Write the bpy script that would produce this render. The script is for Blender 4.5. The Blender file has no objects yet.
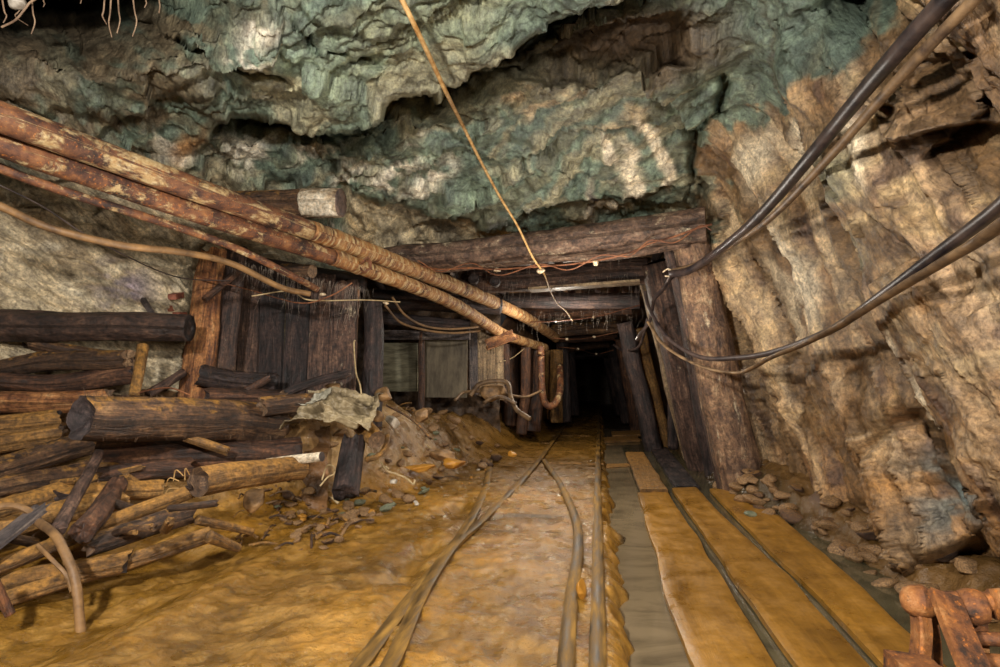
import bpy, math, random
import numpy as np
from mathutils import Vector, Matrix
SC = bpy.context.scene
COL = SC.collection
random.seed(5)
# ------------------------------------------------------------------ camera, world, light, exposure
F = 600.0                                   # focal length in pixels of a 1000 x 667 frame
PITCH = math.atan(49.5/F); YAW = math.atan(98*math.cos(PITCH)/F)
CAM = Vector((0, 0, 1.0))
cd = bpy.data.cameras.new('camera'); cam = bpy.data.objects.new('camera', cd); COL.objects.link(cam)
cd.sensor_width = 36; cd.lens = 36*F/1000; cd.clip_start = .05; cd.clip_end = 200
cam.location = CAM; cam.rotation_euler = (math.pi/2+PITCH, 0, YAW)
SC.camera = cam
w = bpy.data.worlds.new('world'); SC.world = w; w.use_nodes = True
w.node_tree.nodes['Background'].inputs[0].default_value = (.9, .85, .8, 1)
w.node_tree.nodes['Background'].inputs[1].default_value = .012
def lamp(loc, energy, color, size, rot=None, spot=None, blend=.8):
    ld = bpy.data.lights.new('unseen_lamp', 'SPOT' if spot else 'POINT')
    ld.energy = energy; ld.color = color; ld.shadow_soft_size = size
    o = bpy.data.objects.new('unseen_lamp', ld); COL.objects.link(o); o.location = loc
    if spot:
        ld.spot_size = math.radians(spot); ld.spot_blend = blend
        o.rotation_euler = (Vector(rot)-Vector(loc)).to_track_quat('-Z', 'Y').to_euler()
    return o
lamp((-1.1, -.7, 2.2), 560, (1, .95, .88), .10)
lamp((1.0, -.5, 1.7), 225, (1, .94, .86), .10)
lamp((-2.2, 3.2, 1.35), 16, (1, .94, .84), .08)  # unseen lamp, added inside the chamber near the left pile
lamp((-.2, 5.0, 1.5), 44, (1, .93, .82), .08)  # unseen lamp, added to brighten the tunnel mouth
lamp((-.5, 8.2, 1.7), 44, (1, .90, .76), .08)  # unseen lamp, added to brighten the inside of the tunnel
SC.view_settings.view_transform = 'Standard'; SC.view_settings.look = 'None'
SC.view_settings.gamma = 1; SC.view_settings.exposure = .68; SC.view_settings.use_curve_mapping = False

# ------------------------------------------------------------------ geometry helpers
RM = np.array(cam.rotation_euler.to_matrix())
def rays(px, py):
    "directions (y component 1) seen at picture points"
    px = np.asarray(px, float); py = np.asarray(py, float)
    d = np.stack([(px-500)/F, -(py-333.5)/F, -np.ones_like(px)], -1) @ RM.T
    return d/d[..., 1:2]
def W(px, py, Y):
    d = rays(px, py); return Vector((d[0]*Y, Y, 1+d[2]*Y))
def G(px, py, z=0):
    d = rays(px, py); t = (z-1)/d[2]; return Vector((d[0]*t, t, z))

def _h(ix, iy, iz, s):
    n = (ix*374761393 + iy*668265263 + iz*2147483647 + s*974634777) & 0xffffffff
    n = ((n ^ (n >> 13))*1274126177) & 0xffffffff
    return ((n ^ (n >> 16)) & 0xffff)/32767.5-1
def vn(P, seed=0):
    "smooth value noise, -1..1"
    P = np.asarray(P, float); I = np.floor(P).astype(np.int64); f = P-I; u = f*f*f*(f*(f*6-15)+10)
    x, y, z = I[..., 0], I[..., 1], I[..., 2]; r = 0
    for a in (0, 1):
        for b in (0, 1):
            for c in (0, 1):
                wgt = (u[..., 0] if a else 1-u[..., 0])*(u[..., 1] if b else 1-u[..., 1])*(u[..., 2] if c else 1-u[..., 2])
                r = r+wgt*_h(x+a, y+b, z+c, seed)
    return r
def fbm(P, o=4, seed=0, g=.5):
    r = 0; a = 1; t = 0; P = np.asarray(P, float)
    for i in range(o):
        r = r+a*vn(P*2**i+i*17.3, seed+i); t += a; a *= g
    return r/t
def ridge(P, o=4, seed=0):
    r = 0; a = 1; t = 0; P = np.asarray(P, float)
    for i in range(o):
        r = r+a*(1-2*np.abs(vn(P*2**i+i*11.7, seed+i))); t += a; a *= .5
    return r/t
def sm(a, b, x):
    t = np.clip((x-a)/(b-a), 0, 1); return t*t*(3-2*t)
def srgb(c):
    c = np.asarray(c, float)/255; return np.where(c < .04045, c/12.92, ((c+.055)/1.055)**2.4)
def S(*c): return (*[float(v) for v in srgb(c)], 1)

def mesh(name, V, Fc, mat, uv=None, parent=None, origin=None, smooth=True, col=None, mats=None, fm=None, bed=None):
    V = np.asarray(V, float)
    if origin is None:
        origin = np.array([V[:, 0].mean(), V[:, 1].mean(), V[:, 2].min()]) if parent is None else np.array(parent.location)
    origin = np.array(origin)
    me = bpy.data.meshes.new(name)
    if isinstance(Fc, np.ndarray):
        n = Fc.shape[1]; me.vertices.add(len(V)); me.vertices.foreach_set('co', (V-origin).ravel())
        me.loops.add(Fc.size); me.loops.foreach_set('vertex_index', Fc.ravel().astype(np.int32))
        me.polygons.add(len(Fc)); me.polygons.foreach_set('loop_start', np.arange(0, Fc.size, n, dtype=np.int32))
        me.polygons.foreach_set('loop_total', np.full(len(Fc), n, np.int32)); me.update(calc_edges=True)
    else:
        me.from_pydata([tuple(v) for v in (V-origin)], [], Fc)
    me.materials.append(mat)
    for m in (mats or []): me.materials.append(m)
    if fm is not None: me.polygons.foreach_set('material_index', np.asarray(fm, np.int32))
    me.polygons.foreach_set('use_smooth', [smooth]*len(me.polygons))
    li = np.empty(len(me.loops), np.int32); me.loops.foreach_get('vertex_index', li)
    if uv is not None:
        l = me.uv_layers.new(name='UVMap'); l.data.foreach_set('uv', np.asarray(uv, float)[li].ravel())
    if col is not None:
        a = me.color_attributes.new('Col', 'FLOAT_COLOR', 'POINT')
        a.data.foreach_set('color', np.concatenate([col, np.ones((len(col), 1))], 1).ravel())
    if bed is not None or col is not None:
        a = me.attributes.new('Bed', 'FLOAT_VECTOR', 'POINT'); a.data.foreach_set('vector', np.asarray(V if bed is None else bed, float).ravel())
    o = bpy.data.objects.new(name, me); COL.objects.link(o)
    if parent:
        o.parent = parent; o.location = Vector(origin)-parent.location
    else: o.location = origin
    return o
def T(o, label, cat, group=None):
    o['label'] = label; o['category'] = cat
    if group: o['group'] = group
    return o
def ST(o): o['kind'] = 'structure'; return o
def STUFF(o, label, cat): o['kind'] = 'stuff'; o['label'] = label; o['category'] = cat; return o

def spline(pts, n):
    P = np.array([list(p) for p in pts], float)
    if len(P) == 2: return P[0]+(P[1]-P[0])*np.linspace(0, 1, n)[:, None]
    E = np.vstack([2*P[0]-P[1], P, 2*P[-1]-P[-2]]); out = []
    k = len(P)-1
    for t in np.linspace(0, k, n):
        i = min(int(t), k-1); u = t-i; a, b, c, d = E[i:i+4]
        out.append(.5*((2*b)+(c-a)*u+(2*a-5*b+4*c-d)*u*u+(3*b-a-3*c+d)*u**3))
    return np.array(out)
def circ(r, n=20, fx=1, fy=1):
    a = np.linspace(0, 2*math.pi, n, endpoint=False)
    return np.stack([np.cos(a)*r*fx, np.sin(a)*r*fy], 1)
def rect(wd, h, n=6, m=2):
    p = []
    for i in range(n): p.append((-wd/2+wd*i/n, -h/2))
    for i in range(m): p.append((wd/2, -h/2+h*i/m))
    for i in range(n): p.append((wd/2-wd*i/n, h/2))
    for i in range(m): p.append((-wd/2, h/2-h*i/m))
    return np.array(p)
def sweep_data(prof, pts, n=24, taper=(1, 1), up=(0, 0, 1), amp=0, freq=(3, 3), seed=0, jag=(0, 0), warp=0, cap=True, hollow=0, rads=None):
    C_ = spline(pts, n); m = len(prof)
    tg = np.gradient(C_, axis=0); tg /= np.linalg.norm(tg, axis=1)[:, None]
    up = np.array(up, float)
    if abs(np.dot(tg.mean(0), up))/np.linalg.norm(tg.mean(0)) > .93: up = np.array([0, 1., 0])
    sd = np.cross(tg, up); sd /= np.linalg.norm(sd, axis=1)[:, None]; uv_ = np.cross(sd, tg)
    s = np.concatenate([[0], np.cumsum(np.linalg.norm(np.diff(C_, axis=0), axis=1))])
    if warp:
        q = np.stack([s*1.3, s*0+seed*3.1, s*0], 1)
        C_ = C_+(sd*fbm(q, 2, seed)[:, None]+uv_*fbm(q+9, 2, seed)[:, None])*warp
    tp = np.linspace(taper[0], taper[1], n) if rads is None else np.interp(np.linspace(0, 1, n), np.linspace(0, 1, len(rads)), rads)
    pl = np.linalg.norm(prof, axis=1).mean()
    ang = np.arctan2(prof[:, 1], prof[:, 0])
    per = np.concatenate([[0], np.cumsum(np.linalg.norm(np.diff(prof, axis=0), axis=1))])
    V = []; UV = []
    for i in range(n):
        pr = prof*tp[i]
        if amp:
            q = np.stack([np.cos(ang)*freq[0], np.sin(ang)*freq[0], np.full(m, s[i]*freq[1])], 1)+seed*7.7
            pr = pr*(1+amp*(fbm(q, 4, seed)+.35*ridge(q*1.7, 2, seed+5)+.45*ridge(q*np.array([1.6, 1.6, .5])+3, 3, seed+8)))[:, None]
        off = np.zeros(m)
        if jag[0] or jag[1]:
            e = fbm(np.stack([np.cos(ang)*2.2, np.sin(ang)*2.2, ang*0+seed], 1), 3, seed+2)
            f0 = max(0, 1-s[i]/(jag[0]*2+1e-6)) if jag[0] else 0; f1 = max(0, 1-(s[-1]-s[i])/(jag[1]*2+1e-6)) if jag[1] else 0
            off = e*(jag[0]*f0-jag[1]*f1)
        V.append(C_[i]+sd[i]*pr[:, :1]+uv_[i]*pr[:, 1:]+tg[i]*off[:, None]); UV.append(np.stack([per, np.full(m, s[i])], 1))
    V = np.array(V).reshape(-1, 3); UV = np.array(UV).reshape(-1, 2)
    Fc = []
    for i in range(n-1):
        for j in range(m):
            k = (j+1) % m; Fc.append((i*m+j, i*m+k, (i+1)*m+k, (i+1)*m+j))
    caps = []
    if cap:
        for e in (0, 1):
            b = 0 if not e else (n-1)*m; ring = V[b:b+m]; c = ring.mean(0); i = 0 if not e else n-1
            depth = tg[i]*(1 if not e else -1)*pl*hollow
            idx = len(V); inner = c+(ring-c)*.55+depth*.8; inner2 = c+(ring-c)*.25+depth
            if pl > .05:
                rr = fbm(inner*30, 2, seed)[:, None]*tg[i]*pl*.08
                V = np.vstack([V, inner+rr, inner2-rr, c+depth]); UV = np.vstack([UV, prof*.55, prof*.25, [[0, 0]]])
                for j in range(m):
                    k = (j+1) % m
                    caps += [(b+k, b+j, idx+j, idx+k), (idx+k, idx+j, idx+m+j, idx+m+k), (idx+m+k, idx+m+j, idx+2*m)]
            else:
                V = np.vstack([V, c]); UV = np.vstack([UV, [[0, 0]]])
                for j in range(m): caps.append((b+(j+1) % m, b+j, idx))
    # keep faces outward: (first ring reversed)
    return V, Fc, caps, UV
def sweep(name, prof, pts, mat, parent=None, endmat=None, origin=None, **k):
    V, Fc, caps, UV = sweep_data(prof, pts, **k)
    caps = [tuple(reversed(f)) if i >= 0 and f and min(f) < 0 else f for i, f in enumerate(caps)]
    o = mesh(name, V, Fc if endmat else Fc+caps, mat, UV, parent, origin)
    if endmat and parent is None:              # sawn or broken end faces are parts of the log
        h = len(caps)//2
        for cf in (caps[:h], caps[h:]):
            u = sorted({i for f in cf for i in f}); ix = {v: i for i, v in enumerate(u)}
            mesh('cut_end', V[u], [tuple(ix[i] for i in f) for f in cf], endmat, UV[u], parent=o)
    elif endmat:
        o.data.materials.append(endmat); k_ = len(o.data.polygons)
        import bmesh as _b
        b_ = _b.new(); b_.from_mesh(o.data); b_.verts.ensure_lookup_table(); ex = [b_.verts.new(Vector(v)-Vector(np.array(parent.location))) for v in []]
        for f in caps:
            try: nf = b_.faces.new([b_.verts[i] for i in f]); nf.material_index = 1; nf.smooth = True
            except ValueError: pass
        b_.to_mesh(o.data); b_.free()
    import bmesh
    bm = bmesh.new(); bm.from_mesh(o.data); bmesh.ops.recalc_face_normals(bm, faces=bm.faces); bm.to_mesh(o.data); bm.free()
    if len(prof) < 16 or abs(prof[0, 0]-prof[1, 0]) > 1e-6 and abs(prof[0, 1]-prof[1, 1]) < 1e-6: o.data.set_sharp_from_angle(angle=math.radians(42))
    return o
def log(name, a, b, r, mat, r1=None, endmat=None, amp=.10, seed=0, mid=None, warp=.02, jag=(0, 0), hollow=.15, n=44, segs=30, fx=1, fy=1, **k):
    pts = [a]+(mid or [])+[b]
    return sweep(name, circ(r, segs, fx, fy), pts, mat, endmat=endmat, n=n, taper=(1, (r1 or r)/r), amp=amp, freq=(2.4, 2.2), seed=seed, jag=jag, warp=warp, hollow=hollow, **k)
def cable(name, pts, r, mat, parent=None, n=60, segs=8, warp=0, seed=0, amp=0, taper=(1, 1), **k):
    return sweep(name, circ(r, segs), pts, mat, parent, n=n, warp=warp, seed=seed, amp=amp, freq=(1.5, 30), taper=taper, **k)
_ico = {}
def ico(sub):
    if sub not in _ico:
        import bmesh
        bm = bmesh.new(); bmesh.ops.create_icosphere(bm, subdivisions=sub, radius=1)
        _ico[sub] = (np.array([v.co[:] for v in bm.verts]), np.array([[v.index for v in f.verts] for f in bm.faces])); bm.free()
    return _ico[sub]
def stone(name, c, size, mat, seed=0, sub=4, cuts=9, rot=0):
    V, Fc = ico(sub); V = V.copy(); R = np.random.RandomState(seed)
    for i in range(cuts):
        n = R.normal(size=3); n /= np.linalg.norm(n); d = R.uniform(.5, .8)
        V = V-np.maximum(V@n-d, 0)[:, None]*n*.95
    V = V*(1+.10*fbm(V*2.2+seed, 4, seed)+.04*ridge(V*6, 2, seed))[:, None]
    V = V*np.array(size); cz, sz = math.cos(rot), math.sin(rot)
    V = V@np.array([[cz, sz, 0], [-sz, cz, 0], [0, 0, 1]])
    V = V+np.array(c)
    return mesh(name, V, Fc, mat)

# ------------------------------------------------------------------ materials
class NT:
    def __init__(s, name):
        s.m = bpy.data.materials.new(name); s.m.use_nodes = True; s.t = s.m.node_tree; s.n = s.t.nodes; s.b = s.n['Principled BSDF']
    def add(s, ty, ins=None, **p):
        nd = s.n.new(ty)
        for k, v in p.items(): setattr(nd, k, v)
        for k, v in (ins or {}).items(): s.set(nd, k, v)
        return nd
    def set(s, nd, k, v):
        i = nd.inputs[k]
        if hasattr(v, 'links') or isinstance(v, bpy.types.NodeSocket): s.t.links.new(v, i)
        elif isinstance(v, bpy.types.Node): s.t.links.new(v.outputs[0], i)
        else: i.default_value = v
    def noise(s, vec, sc, det=6, rough=.6, dist=0):
        return s.add('ShaderNodeTexNoise', {'Vector': vec, 'Scale': sc, 'Detail': det, 'Roughness': rough, 'Distortion': dist}).outputs[0]
    def map(s, vec, sc=(1, 1, 1), loc=(0, 0, 0)):
        return s.add('ShaderNodeMapping', {'Vector': vec, 'Scale': sc, 'Location': loc}).outputs[0]
    def ramp(s, f, stops):
        nd = s.add('ShaderNodeValToRGB', {'Fac': f}); e = nd.color_ramp.elements
        while len(e) < len(stops): e.new(.5)
        for i, (p, c) in enumerate(stops):
            e[i].position = p; e[i].color = c if len(c) == 4 else (*c, 1)
        return nd.outputs[0]
    def mr(s, f, a, b, c=0, d=1):
        return s.add('ShaderNodeMapRange', {'Value': f, 1: a, 2: b, 3: c, 4: d}).outputs[0]
    def mix(s, f, a, b, mode='MIX'):
        nd = s.add('ShaderNodeMix', data_type='RGBA', blend_type=mode)
        s.set(nd, 0, f); s.set(nd, 6, a); s.set(nd, 7, b); return nd.outputs[2]
    def math(s, op, a, b=0):
        nd = s.add('ShaderNodeMath', operation=op); s.set(nd, 0, a); s.set(nd, 1, b); return nd.outputs[0]
    def bump(s, h, st, dist=.01, nrm=None):
        nd = s.add('ShaderNodeBump', {'Height': h, 'Strength': st, 'Distance': dist})
        if nrm: s.set(nd, 'Normal', nrm)
        return nd.outputs[0]
    def out(s, col, rough, nrm=None, spec=.5):
        s.set(s.b, 'Base Color', col); s.set(s.b, 'Roughness', rough); s.b.inputs['Specular IOR Level'].default_value = spec
        if nrm: s.set(s.b, 'Normal', nrm)
        return s.m
MUD1, MUD2 = S(176, 122, 36), S(128, 88, 28)
def wood(name, cols, us=(9, 1.2), bump=.8, rough=.65, mud=0, mudc=S(150, 108, 48), white=0, spec=.5, fleck=.8):
    k = NT(name); uv = k.add('ShaderNodeUVMap').outputs[0]
    ob = k.add('ShaderNodeTexCoord').outputs['Object']; rnd = k.add('ShaderNodeObjectInfo').outputs['Random']
    off = k.add('ShaderNodeVectorMath', {0: uv}, operation='ADD'); cmb = k.add('ShaderNodeCombineXYZ', {0: k.math('MULTIPLY', rnd, 37), 1: k.math('MULTIPLY', rnd, 19), 2: k.math('MULTIPLY', rnd, 11)})
    k.set(off, 1, cmb.outputs[0]); u = off.outputs[0]
    g = k.noise(k.map(u, (us[0], us[1], 1)), 3, 9, .68, .6)
    blot = k.noise(ob, 5, 6, .65)
    f = k.mr(k.math('ADD', k.math('MULTIPLY', g, .6), k.math('MULTIPLY', blot, .4)), .37, .64)
    c = k.ramp(f, [(i/(len(cols)-1), q) for i, q in enumerate(cols)])
    c = k.mix(k.mr(rnd, 0, 1, .0, .28), c, cols[0])
    if white:
        wn = k.noise(k.map(u, (2.6, 1.3, 1), (3, 5, 1)), 3, 9, .78); c = k.mix(k.mr(wn, .62-white*.1, .70-white*.1, 0, .8), c, S(196, 180, 150))
    if mud:
        nz = k.add('ShaderNodeSeparateXYZ', {0: k.add('ShaderNodeNewGeometry').outputs['Normal']}).outputs[2]
        mn = k.noise(ob, 9, 7, .7); mf = k.mr(k.math('ADD', k.math('MULTIPLY', nz, .25), mn), .72-mud*.3, .86-mud*.3)
        c = k.mix(mf, c, mudc)
    fine = k.noise(ob, 60, 5, .7)
    c = k.mix(fleck, c, k.ramp(k.noise(k.map(ob, (1, 1, 1)), 34, 6, .75), [(.36, (.35, .33, .3, 1)), (.5, (1, 1, 1, 1)), (.64, (1.7, 1.6, 1.5, 1))]), 'MULTIPLY')
    b = k.bump(g, bump, .035); b = k.bump(fine, bump*.45, .006, b); b = k.bump(k.noise(ob, 16, 6, .6), bump*.5, .015, b)
    return k.out(c, k.mr(blot, .35, .65, rough-.2, rough+.2), b, spec)
W_PUR = wood('wet_purple_brown_timber', [S(26, 19, 17), S(60, 43, 36), S(94, 70, 58), S(140, 110, 88)], white=.15)
W_BLACK = wood('soaked_dark_timber', [S(14, 11, 12), S(36, 27, 26), S(66, 50, 46), S(98, 78, 66)], us=(6, 1), bump=1)
W_ORANGE = wood('split_orange_timber', [S(40, 22, 14), S(110, 66, 36), S(176, 120, 70), S(205, 165, 115)], us=(7, .7), bump=1)
W_BROWN = wood('brown_log_bark', [S(30, 20, 14), S(62, 43, 30), S(98, 70, 46), S(146, 112, 76)], mud=.12, bump=1)
W_RED = wood('rotten_red_brown_timber', [S(24, 15, 11), S(56, 36, 25), S(92, 60, 40), S(130, 92, 64)])
W_DARK = wood('fuzzy_dark_brown_log', [S(22, 15, 12), S(48, 33, 26), S(76, 54, 42), S(108, 82, 64)], us=(5, 2), bump=1)
W_OCHRE = wood('mud_covered_log', [S(60, 40, 20), S(112, 80, 40), S(148, 108, 56), S(180, 140, 84)], mud=.45, bump=.9)
W_CAP = wood('crusted_cap_beam', [S(36, 26, 22), S(82, 62, 50), S(118, 92, 74), S(156, 134, 112)], us=(5, 2.5), white=.5, bump=1)
W_PALE = wood('pale_old_boards', [S(70, 54, 38), S(112, 92, 68), S(146, 124, 94), S(176, 156, 122)], us=(10, .8), bump=.6)
W_POST = wood('barked_leaning_post', [S(44, 32, 26), S(96, 72, 56), S(134, 104, 78), S(180, 152, 120)], us=(5, 1.6), white=.35, bump=1, mud=.05)
W_END = wood('weathered_end_grain', [S(40, 30, 26), S(92, 70, 52), S(138, 108, 78), S(176, 146, 110)], us=(30, 30), bump=.5)
W_ENDD = wood('dark_end_grain', [S(20, 16, 18), S(50, 42, 42), S(84, 70, 66), S(120, 96, 80)], us=(30, 30), bump=.5)
W_WHITE = wood('lime_whitened_wood', [S(110, 88, 66), S(168, 148, 120), S(205, 192, 168), S(228, 218, 198)], us=(6, 3), bump=.6)
W_PLANK = wood('mud_coated_plank', [S(112, 76, 22), S(140, 98, 30), S(158, 112, 38), S(176, 128, 54)], us=(2.5, .3), bump=.18, rough=.42, spec=.5, fleck=.22)
W_GREY = wood('grey_weathered_board', [S(34, 30, 34), S(72, 64, 64), S(104, 92, 86), S(140, 126, 112)], us=(12, .8))
def rust(name, cols, crust=0, bump=.7, rough=.7, uvs=None, metal=.0):
    k = NT(name); ob = k.add('ShaderNodeTexCoord').outputs['Object']; uv = k.add('ShaderNodeUVMap').outputs[0]
    a = k.noise(ob, 7, 9, .7); f = k.mr(a, .36, .66)
    c = k.ramp(f, [(i/(len(cols)-1), q) for i, q in enumerate(cols)])
    sp = k.noise(ob, 55, 4, .7); c = k.mix(k.mr(sp, .58, .68, 0, .6), c, S(196, 116, 40)); c = k.mix(k.mr(sp, .40, .30, 0, .7), c, S(40, 18, 12))
    h = k.noise(ob, 40, 6, .7)
    if crust:
        v = k.noise(k.map(uv, uvs or (4, 3, 1)), 2.2, 10, .72, .35); cf = k.mr(v, .60-crust*.12, .68-crust*.12)
        c = k.mix(k.math('MULTIPLY', cf, .85), c, k.ramp(k.noise(ob, 26, 5, .7), [(.3, S(150, 108, 58)), (.55, S(196, 170, 122)), (.75, S(222, 206, 170))]))
        h = k.math('ADD', h, k.math('MULTIPLY', cf, .5))
    return k.out(c, rough, k.bump(h, bump, .006), .5)
R_PIPE = rust('rusty_pipe_steel', [S(44, 28, 22), S(84, 52, 36), S(112, 72, 46), S(142, 100, 64)], crust=.82, uvs=(3.5, 1.6, 1))
R_PIPE2 = rust('dark_rusty_pipe', [S(40, 24, 18), S(78, 46, 30), S(112, 70, 42), S(140, 96, 58)], crust=.5, uvs=(3, 3, 1))
R_PIPEC = rust('lime_ringed_pipe', [S(60, 34, 20), S(116, 72, 38), S(152, 106, 58), S(178, 140, 92)], crust=.95, uvs=(1, 9, 1))
R_IRON = rust('heavy_orange_rust', [S(40, 24, 12), S(104, 60, 26), S(140, 88, 40), S(176, 130, 82)], bump=1.3)
R_WIRE = rust('rusty_wire', [S(60, 34, 22), S(110, 66, 40), S(146, 96, 62)], bump=.3)
R_BRICK = rust('red_brick', [S(86, 44, 32), S(128, 72, 54), S(160, 100, 78)], bump=.6)
def plain(name, c1, c2, sc=12, rough=.6, bump=.3, stretch=(1, 1, 1), spec=.5, det=6):
    k = NT(name); ob = k.add('ShaderNodeTexCoord').outputs['Object']; v = k.map(ob, stretch)
    n = k.noise(v, sc, det, .65); return k.out(k.ramp(k.mr(n, .35, .65), [(0, c1), (1, c2)]), rough, k.bump(n, bump, .01), spec)
RUB = plain('dirty_black_cable', S(24, 20, 26), S(74, 60, 54), 9, .42, .25)
RUB2 = plain('dusty_brown_cable', S(60, 44, 32), S(136, 108, 76), 9, .55, .3)
HOSE = plain('muddy_rubber_hose', S(74, 54, 36), S(146, 110, 68), 6, .6, .4)
ROPE = plain('ochre_cord', S(140, 96, 40), S(196, 160, 104), 20, .7, .4)
PALEROPE = plain('pale_cord', S(150, 124, 84), S(200, 178, 136), 20, .7, .4)
BULB = plain('chalky_insulator', S(150, 120, 84), S(226, 208, 176), 60, .5, .2)
CLOTH = plain('dirty_tarpaulin', S(70, 58, 40), S(170, 152, 118), 5, .55, .6)
CLOTHG = plain('grey_tarpaulin_patch', S(110, 106, 92), S(170, 164, 146), 9, .5, .5)
PANEL = plain('grimy_whitewashed_boards', S(74, 68, 50), S(168, 162, 134), 2.2, .7, .4, (1, 1, 5), det=9)
PANEL2 = plain('brown_grey_panel', S(64, 54, 40), S(116, 104, 82), 2.4, .7, .4, (3, 1, 1), det=9)
THREAD = plain('mould_threads', S(110, 96, 86), S(180, 164, 146), 5, .6, 0)
ROOT = plain('pale_hanging_roots', S(96, 72, 56), S(188, 158, 128), 9, .6, .2)
FUZZ = plain('brown_fungus_hair', S(52, 34, 26), S(120, 92, 66), 9, .7, 0)
STONEB = plain('brown_debris_stone', S(74, 54, 34), S(166, 128, 84), 8, .6, .8)
STONEG = plain('green_grey_stone', S(60, 72, 56), S(140, 140, 112), 8, .5, .8)
STONEW = plain('pale_limestone', S(140, 128, 112), S(216, 206, 190), 8, .5, .6)
STONEO = plain('mud_coated_stone', S(150, 100, 30), S(190, 136, 56), 10, .4, .5)
def steel():
    k = NT('muddy_rail_steel'); ob = k.add('ShaderNodeTexCoord').outputs['Object']
    n = k.noise(k.map(ob, (6, .7, 6)), 4, 8, .65)
    c = k.ramp(k.mr(n, .36, .66), [(0, S(60, 44, 20)), (.5, S(112, 82, 32)), (1, S(158, 118, 50))])
    return k.out(c, k.mr(n, .4, .6, .5, .75), k.bump(k.noise(ob, 30, 5, .7), .4, .004), .35)
RAIL = steel()
def rockmat():
    k = NT('banded_mine_rock'); ob = k.add('ShaderNodeTexCoord').outputs['Object']
    at = k.add('ShaderNodeAttribute', attribute_name='Col').outputs['Color']
    n1 = k.noise(ob, 9, 9, .7, .4); n2 = k.noise(ob, 45, 6, .75); bd = k.add('ShaderNodeAttribute', attribute_name='Bed').outputs['Vector']
    n3 = k.noise(bd, 4, 9, .66, .15)
    c = k.mix(1, at, k.ramp(n1, [(.3, (.40, .40, .42, 1)), (.5, (.95, .95, .95, 1)), (.70, (1.6, 1.55, 1.48, 1))]), 'MULTIPLY')
    c = k.mix(.9, c, k.ramp(n2, [(.36, (.5, .48, .46, 1)), (.5, (1, 1, 1, 1)), (.64, (1.4, 1.4, 1.36, 1))]), 'MULTIPLY')
    n4 = k.noise(bd, 10, 8, .7, .1); c = k.mix(.85, c, k.ramp(n4, [(.37, (.5, .46, .42, 1)), (.5, (1, 1, 1, 1)), (.63, (1.45, 1.42, 1.36, 1))]), 'MULTIPLY')
    vor = k.add('ShaderNodeTexVoronoi', {'Vector': k.add('ShaderNodeMix', {0: .12, 4: ob, 5: k.add('ShaderNodeTexNoise', {'Vector': ob, 'Scale': 5.}).outputs[1]}, data_type='VECTOR').outputs[1], 'Scale': 5}, feature='DISTANCE_TO_EDGE').outputs[0]
    b = k.bump(n3, .8, .045); b = k.bump(k.mr(vor, 0, .05), .18, .012, b); b = k.bump(n1, .22, .02, b); b = k.bump(n4, .8, .02, b); b = k.bump(n2, .7, .007, b)
    return k.out(c, k.mr(n1, .35, .65, .34, .66), b, .5)
ROCK = rockmat()
def mudmat():
    k = NT('wet_ochre_mud'); ob = k.add('ShaderNodeTexCoord').outputs['Object']
    at = k.add('ShaderNodeAttribute', attribute_name='Col').outputs['Color']
    n1 = k.noise(ob, 6, 9, .65, .3); n2 = k.noise(ob, 40, 6, .7)
    c = k.mix(1, at, k.ramp(n1, [(.32, (.62, .6, .55, 1)), (.5, (1, 1, 1, 1)), (.7, (1.3, 1.28, 1.3, 1))]), 'MULTIPLY')
    c = k.mix(.6, c, k.ramp(n2, [(.35, (.6, .58, .55, 1)), (.5, (1, 1, 1, 1)), (.68, (1.3, 1.3, 1.3, 1))]), 'MULTIPLY')
    b = k.bump(n1, .6, .03); b = k.bump(n2, .8, .010, b); b = k.bump(k.noise(ob, 19, 5, .7), .6, .016, b)
    return k.out(c, k.mr(n1, .35, .7, .16, .5), b, .5)
MUD = mudmat()
def water(name, c, rough=.04, a=.85):
    k = NT(name); ob = k.add('ShaderNodeTexCoord').outputs['Object']
    n = k.noise(k.map(ob, (1, 1.5, 1)), 1.8, 6, .6, 1)
    cc = k.mix(k.mr(n, .45, .72), c, tuple(v*.4 for v in c[:3])+(1,))
    m = k.out(cc, rough, k.bump(n, .02, .01), .6); k.b.inputs['Alpha'].default_value = a
    k.b.inputs['IOR'].default_value = 1.33
    return m
WATG = water('grey_channel_water', S(140, 122, 94), .07, .93); WATD = water('dark_gutter_water_with_shade', S(92, 84, 62), .07, .93); WATO = water('ochre_puddle_water', S(104, 72, 18), .06, .8)

# ------------------------------------------------------------------ rock shell of the chamber
def axis(a, b, lo, hi, st, k=1.09):
    v = list(np.arange(a, b, st)); s = st*k; x = a-s; L = []
    while x > lo: L.append(x); s *= k; x -= s
    s = st*k; x = b
    while x < hi: v.append(x); s *= k; x += s
    return np.array(L[::-1]+v)
GX, GY = np.meshgrid(axis(-12, 1012, -650, 1750, 1.9), axis(-10, 620, -600, 900, 1.9))
D = rays(GX, GY); lx, ez = D[..., 0], D[..., 2]
def base_t():
    tc = np.where(ez+.135 > .02, 2.629/np.maximum(ez+.135, .02), 99)
    dr = lx+.045+.22*ez; tr = np.where(dr > .02, 1.72/np.maximum(dr, .02), 99)
    tl = np.where(1-lx > .05, 8.8/np.maximum(1-lx, .05), 99)
    return tc, tr, tl
tc, tr, tl = base_t(); K = 3.2
t0 = np.minimum(np.minimum(tc, tr), tl)
tb = t0-np.log(np.exp(-K*(tc-t0))+np.exp(-K*(tr-t0))+np.exp(-K*(tl-t0)))/K
tb = np.clip(tb, .8, 12)
O = np.array([0, 0, 1.])
P0 = O+D*tb[..., None]
N = np.cross(np.gradient(P0, axis=1), np.gradient(P0, axis=0)); N /= np.linalg.norm(N, axis=-1)[..., None]
sgn = np.sign((N*(P0-O)).sum(-1))[..., None]; N = -N*sgn     # towards the chamber
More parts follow.
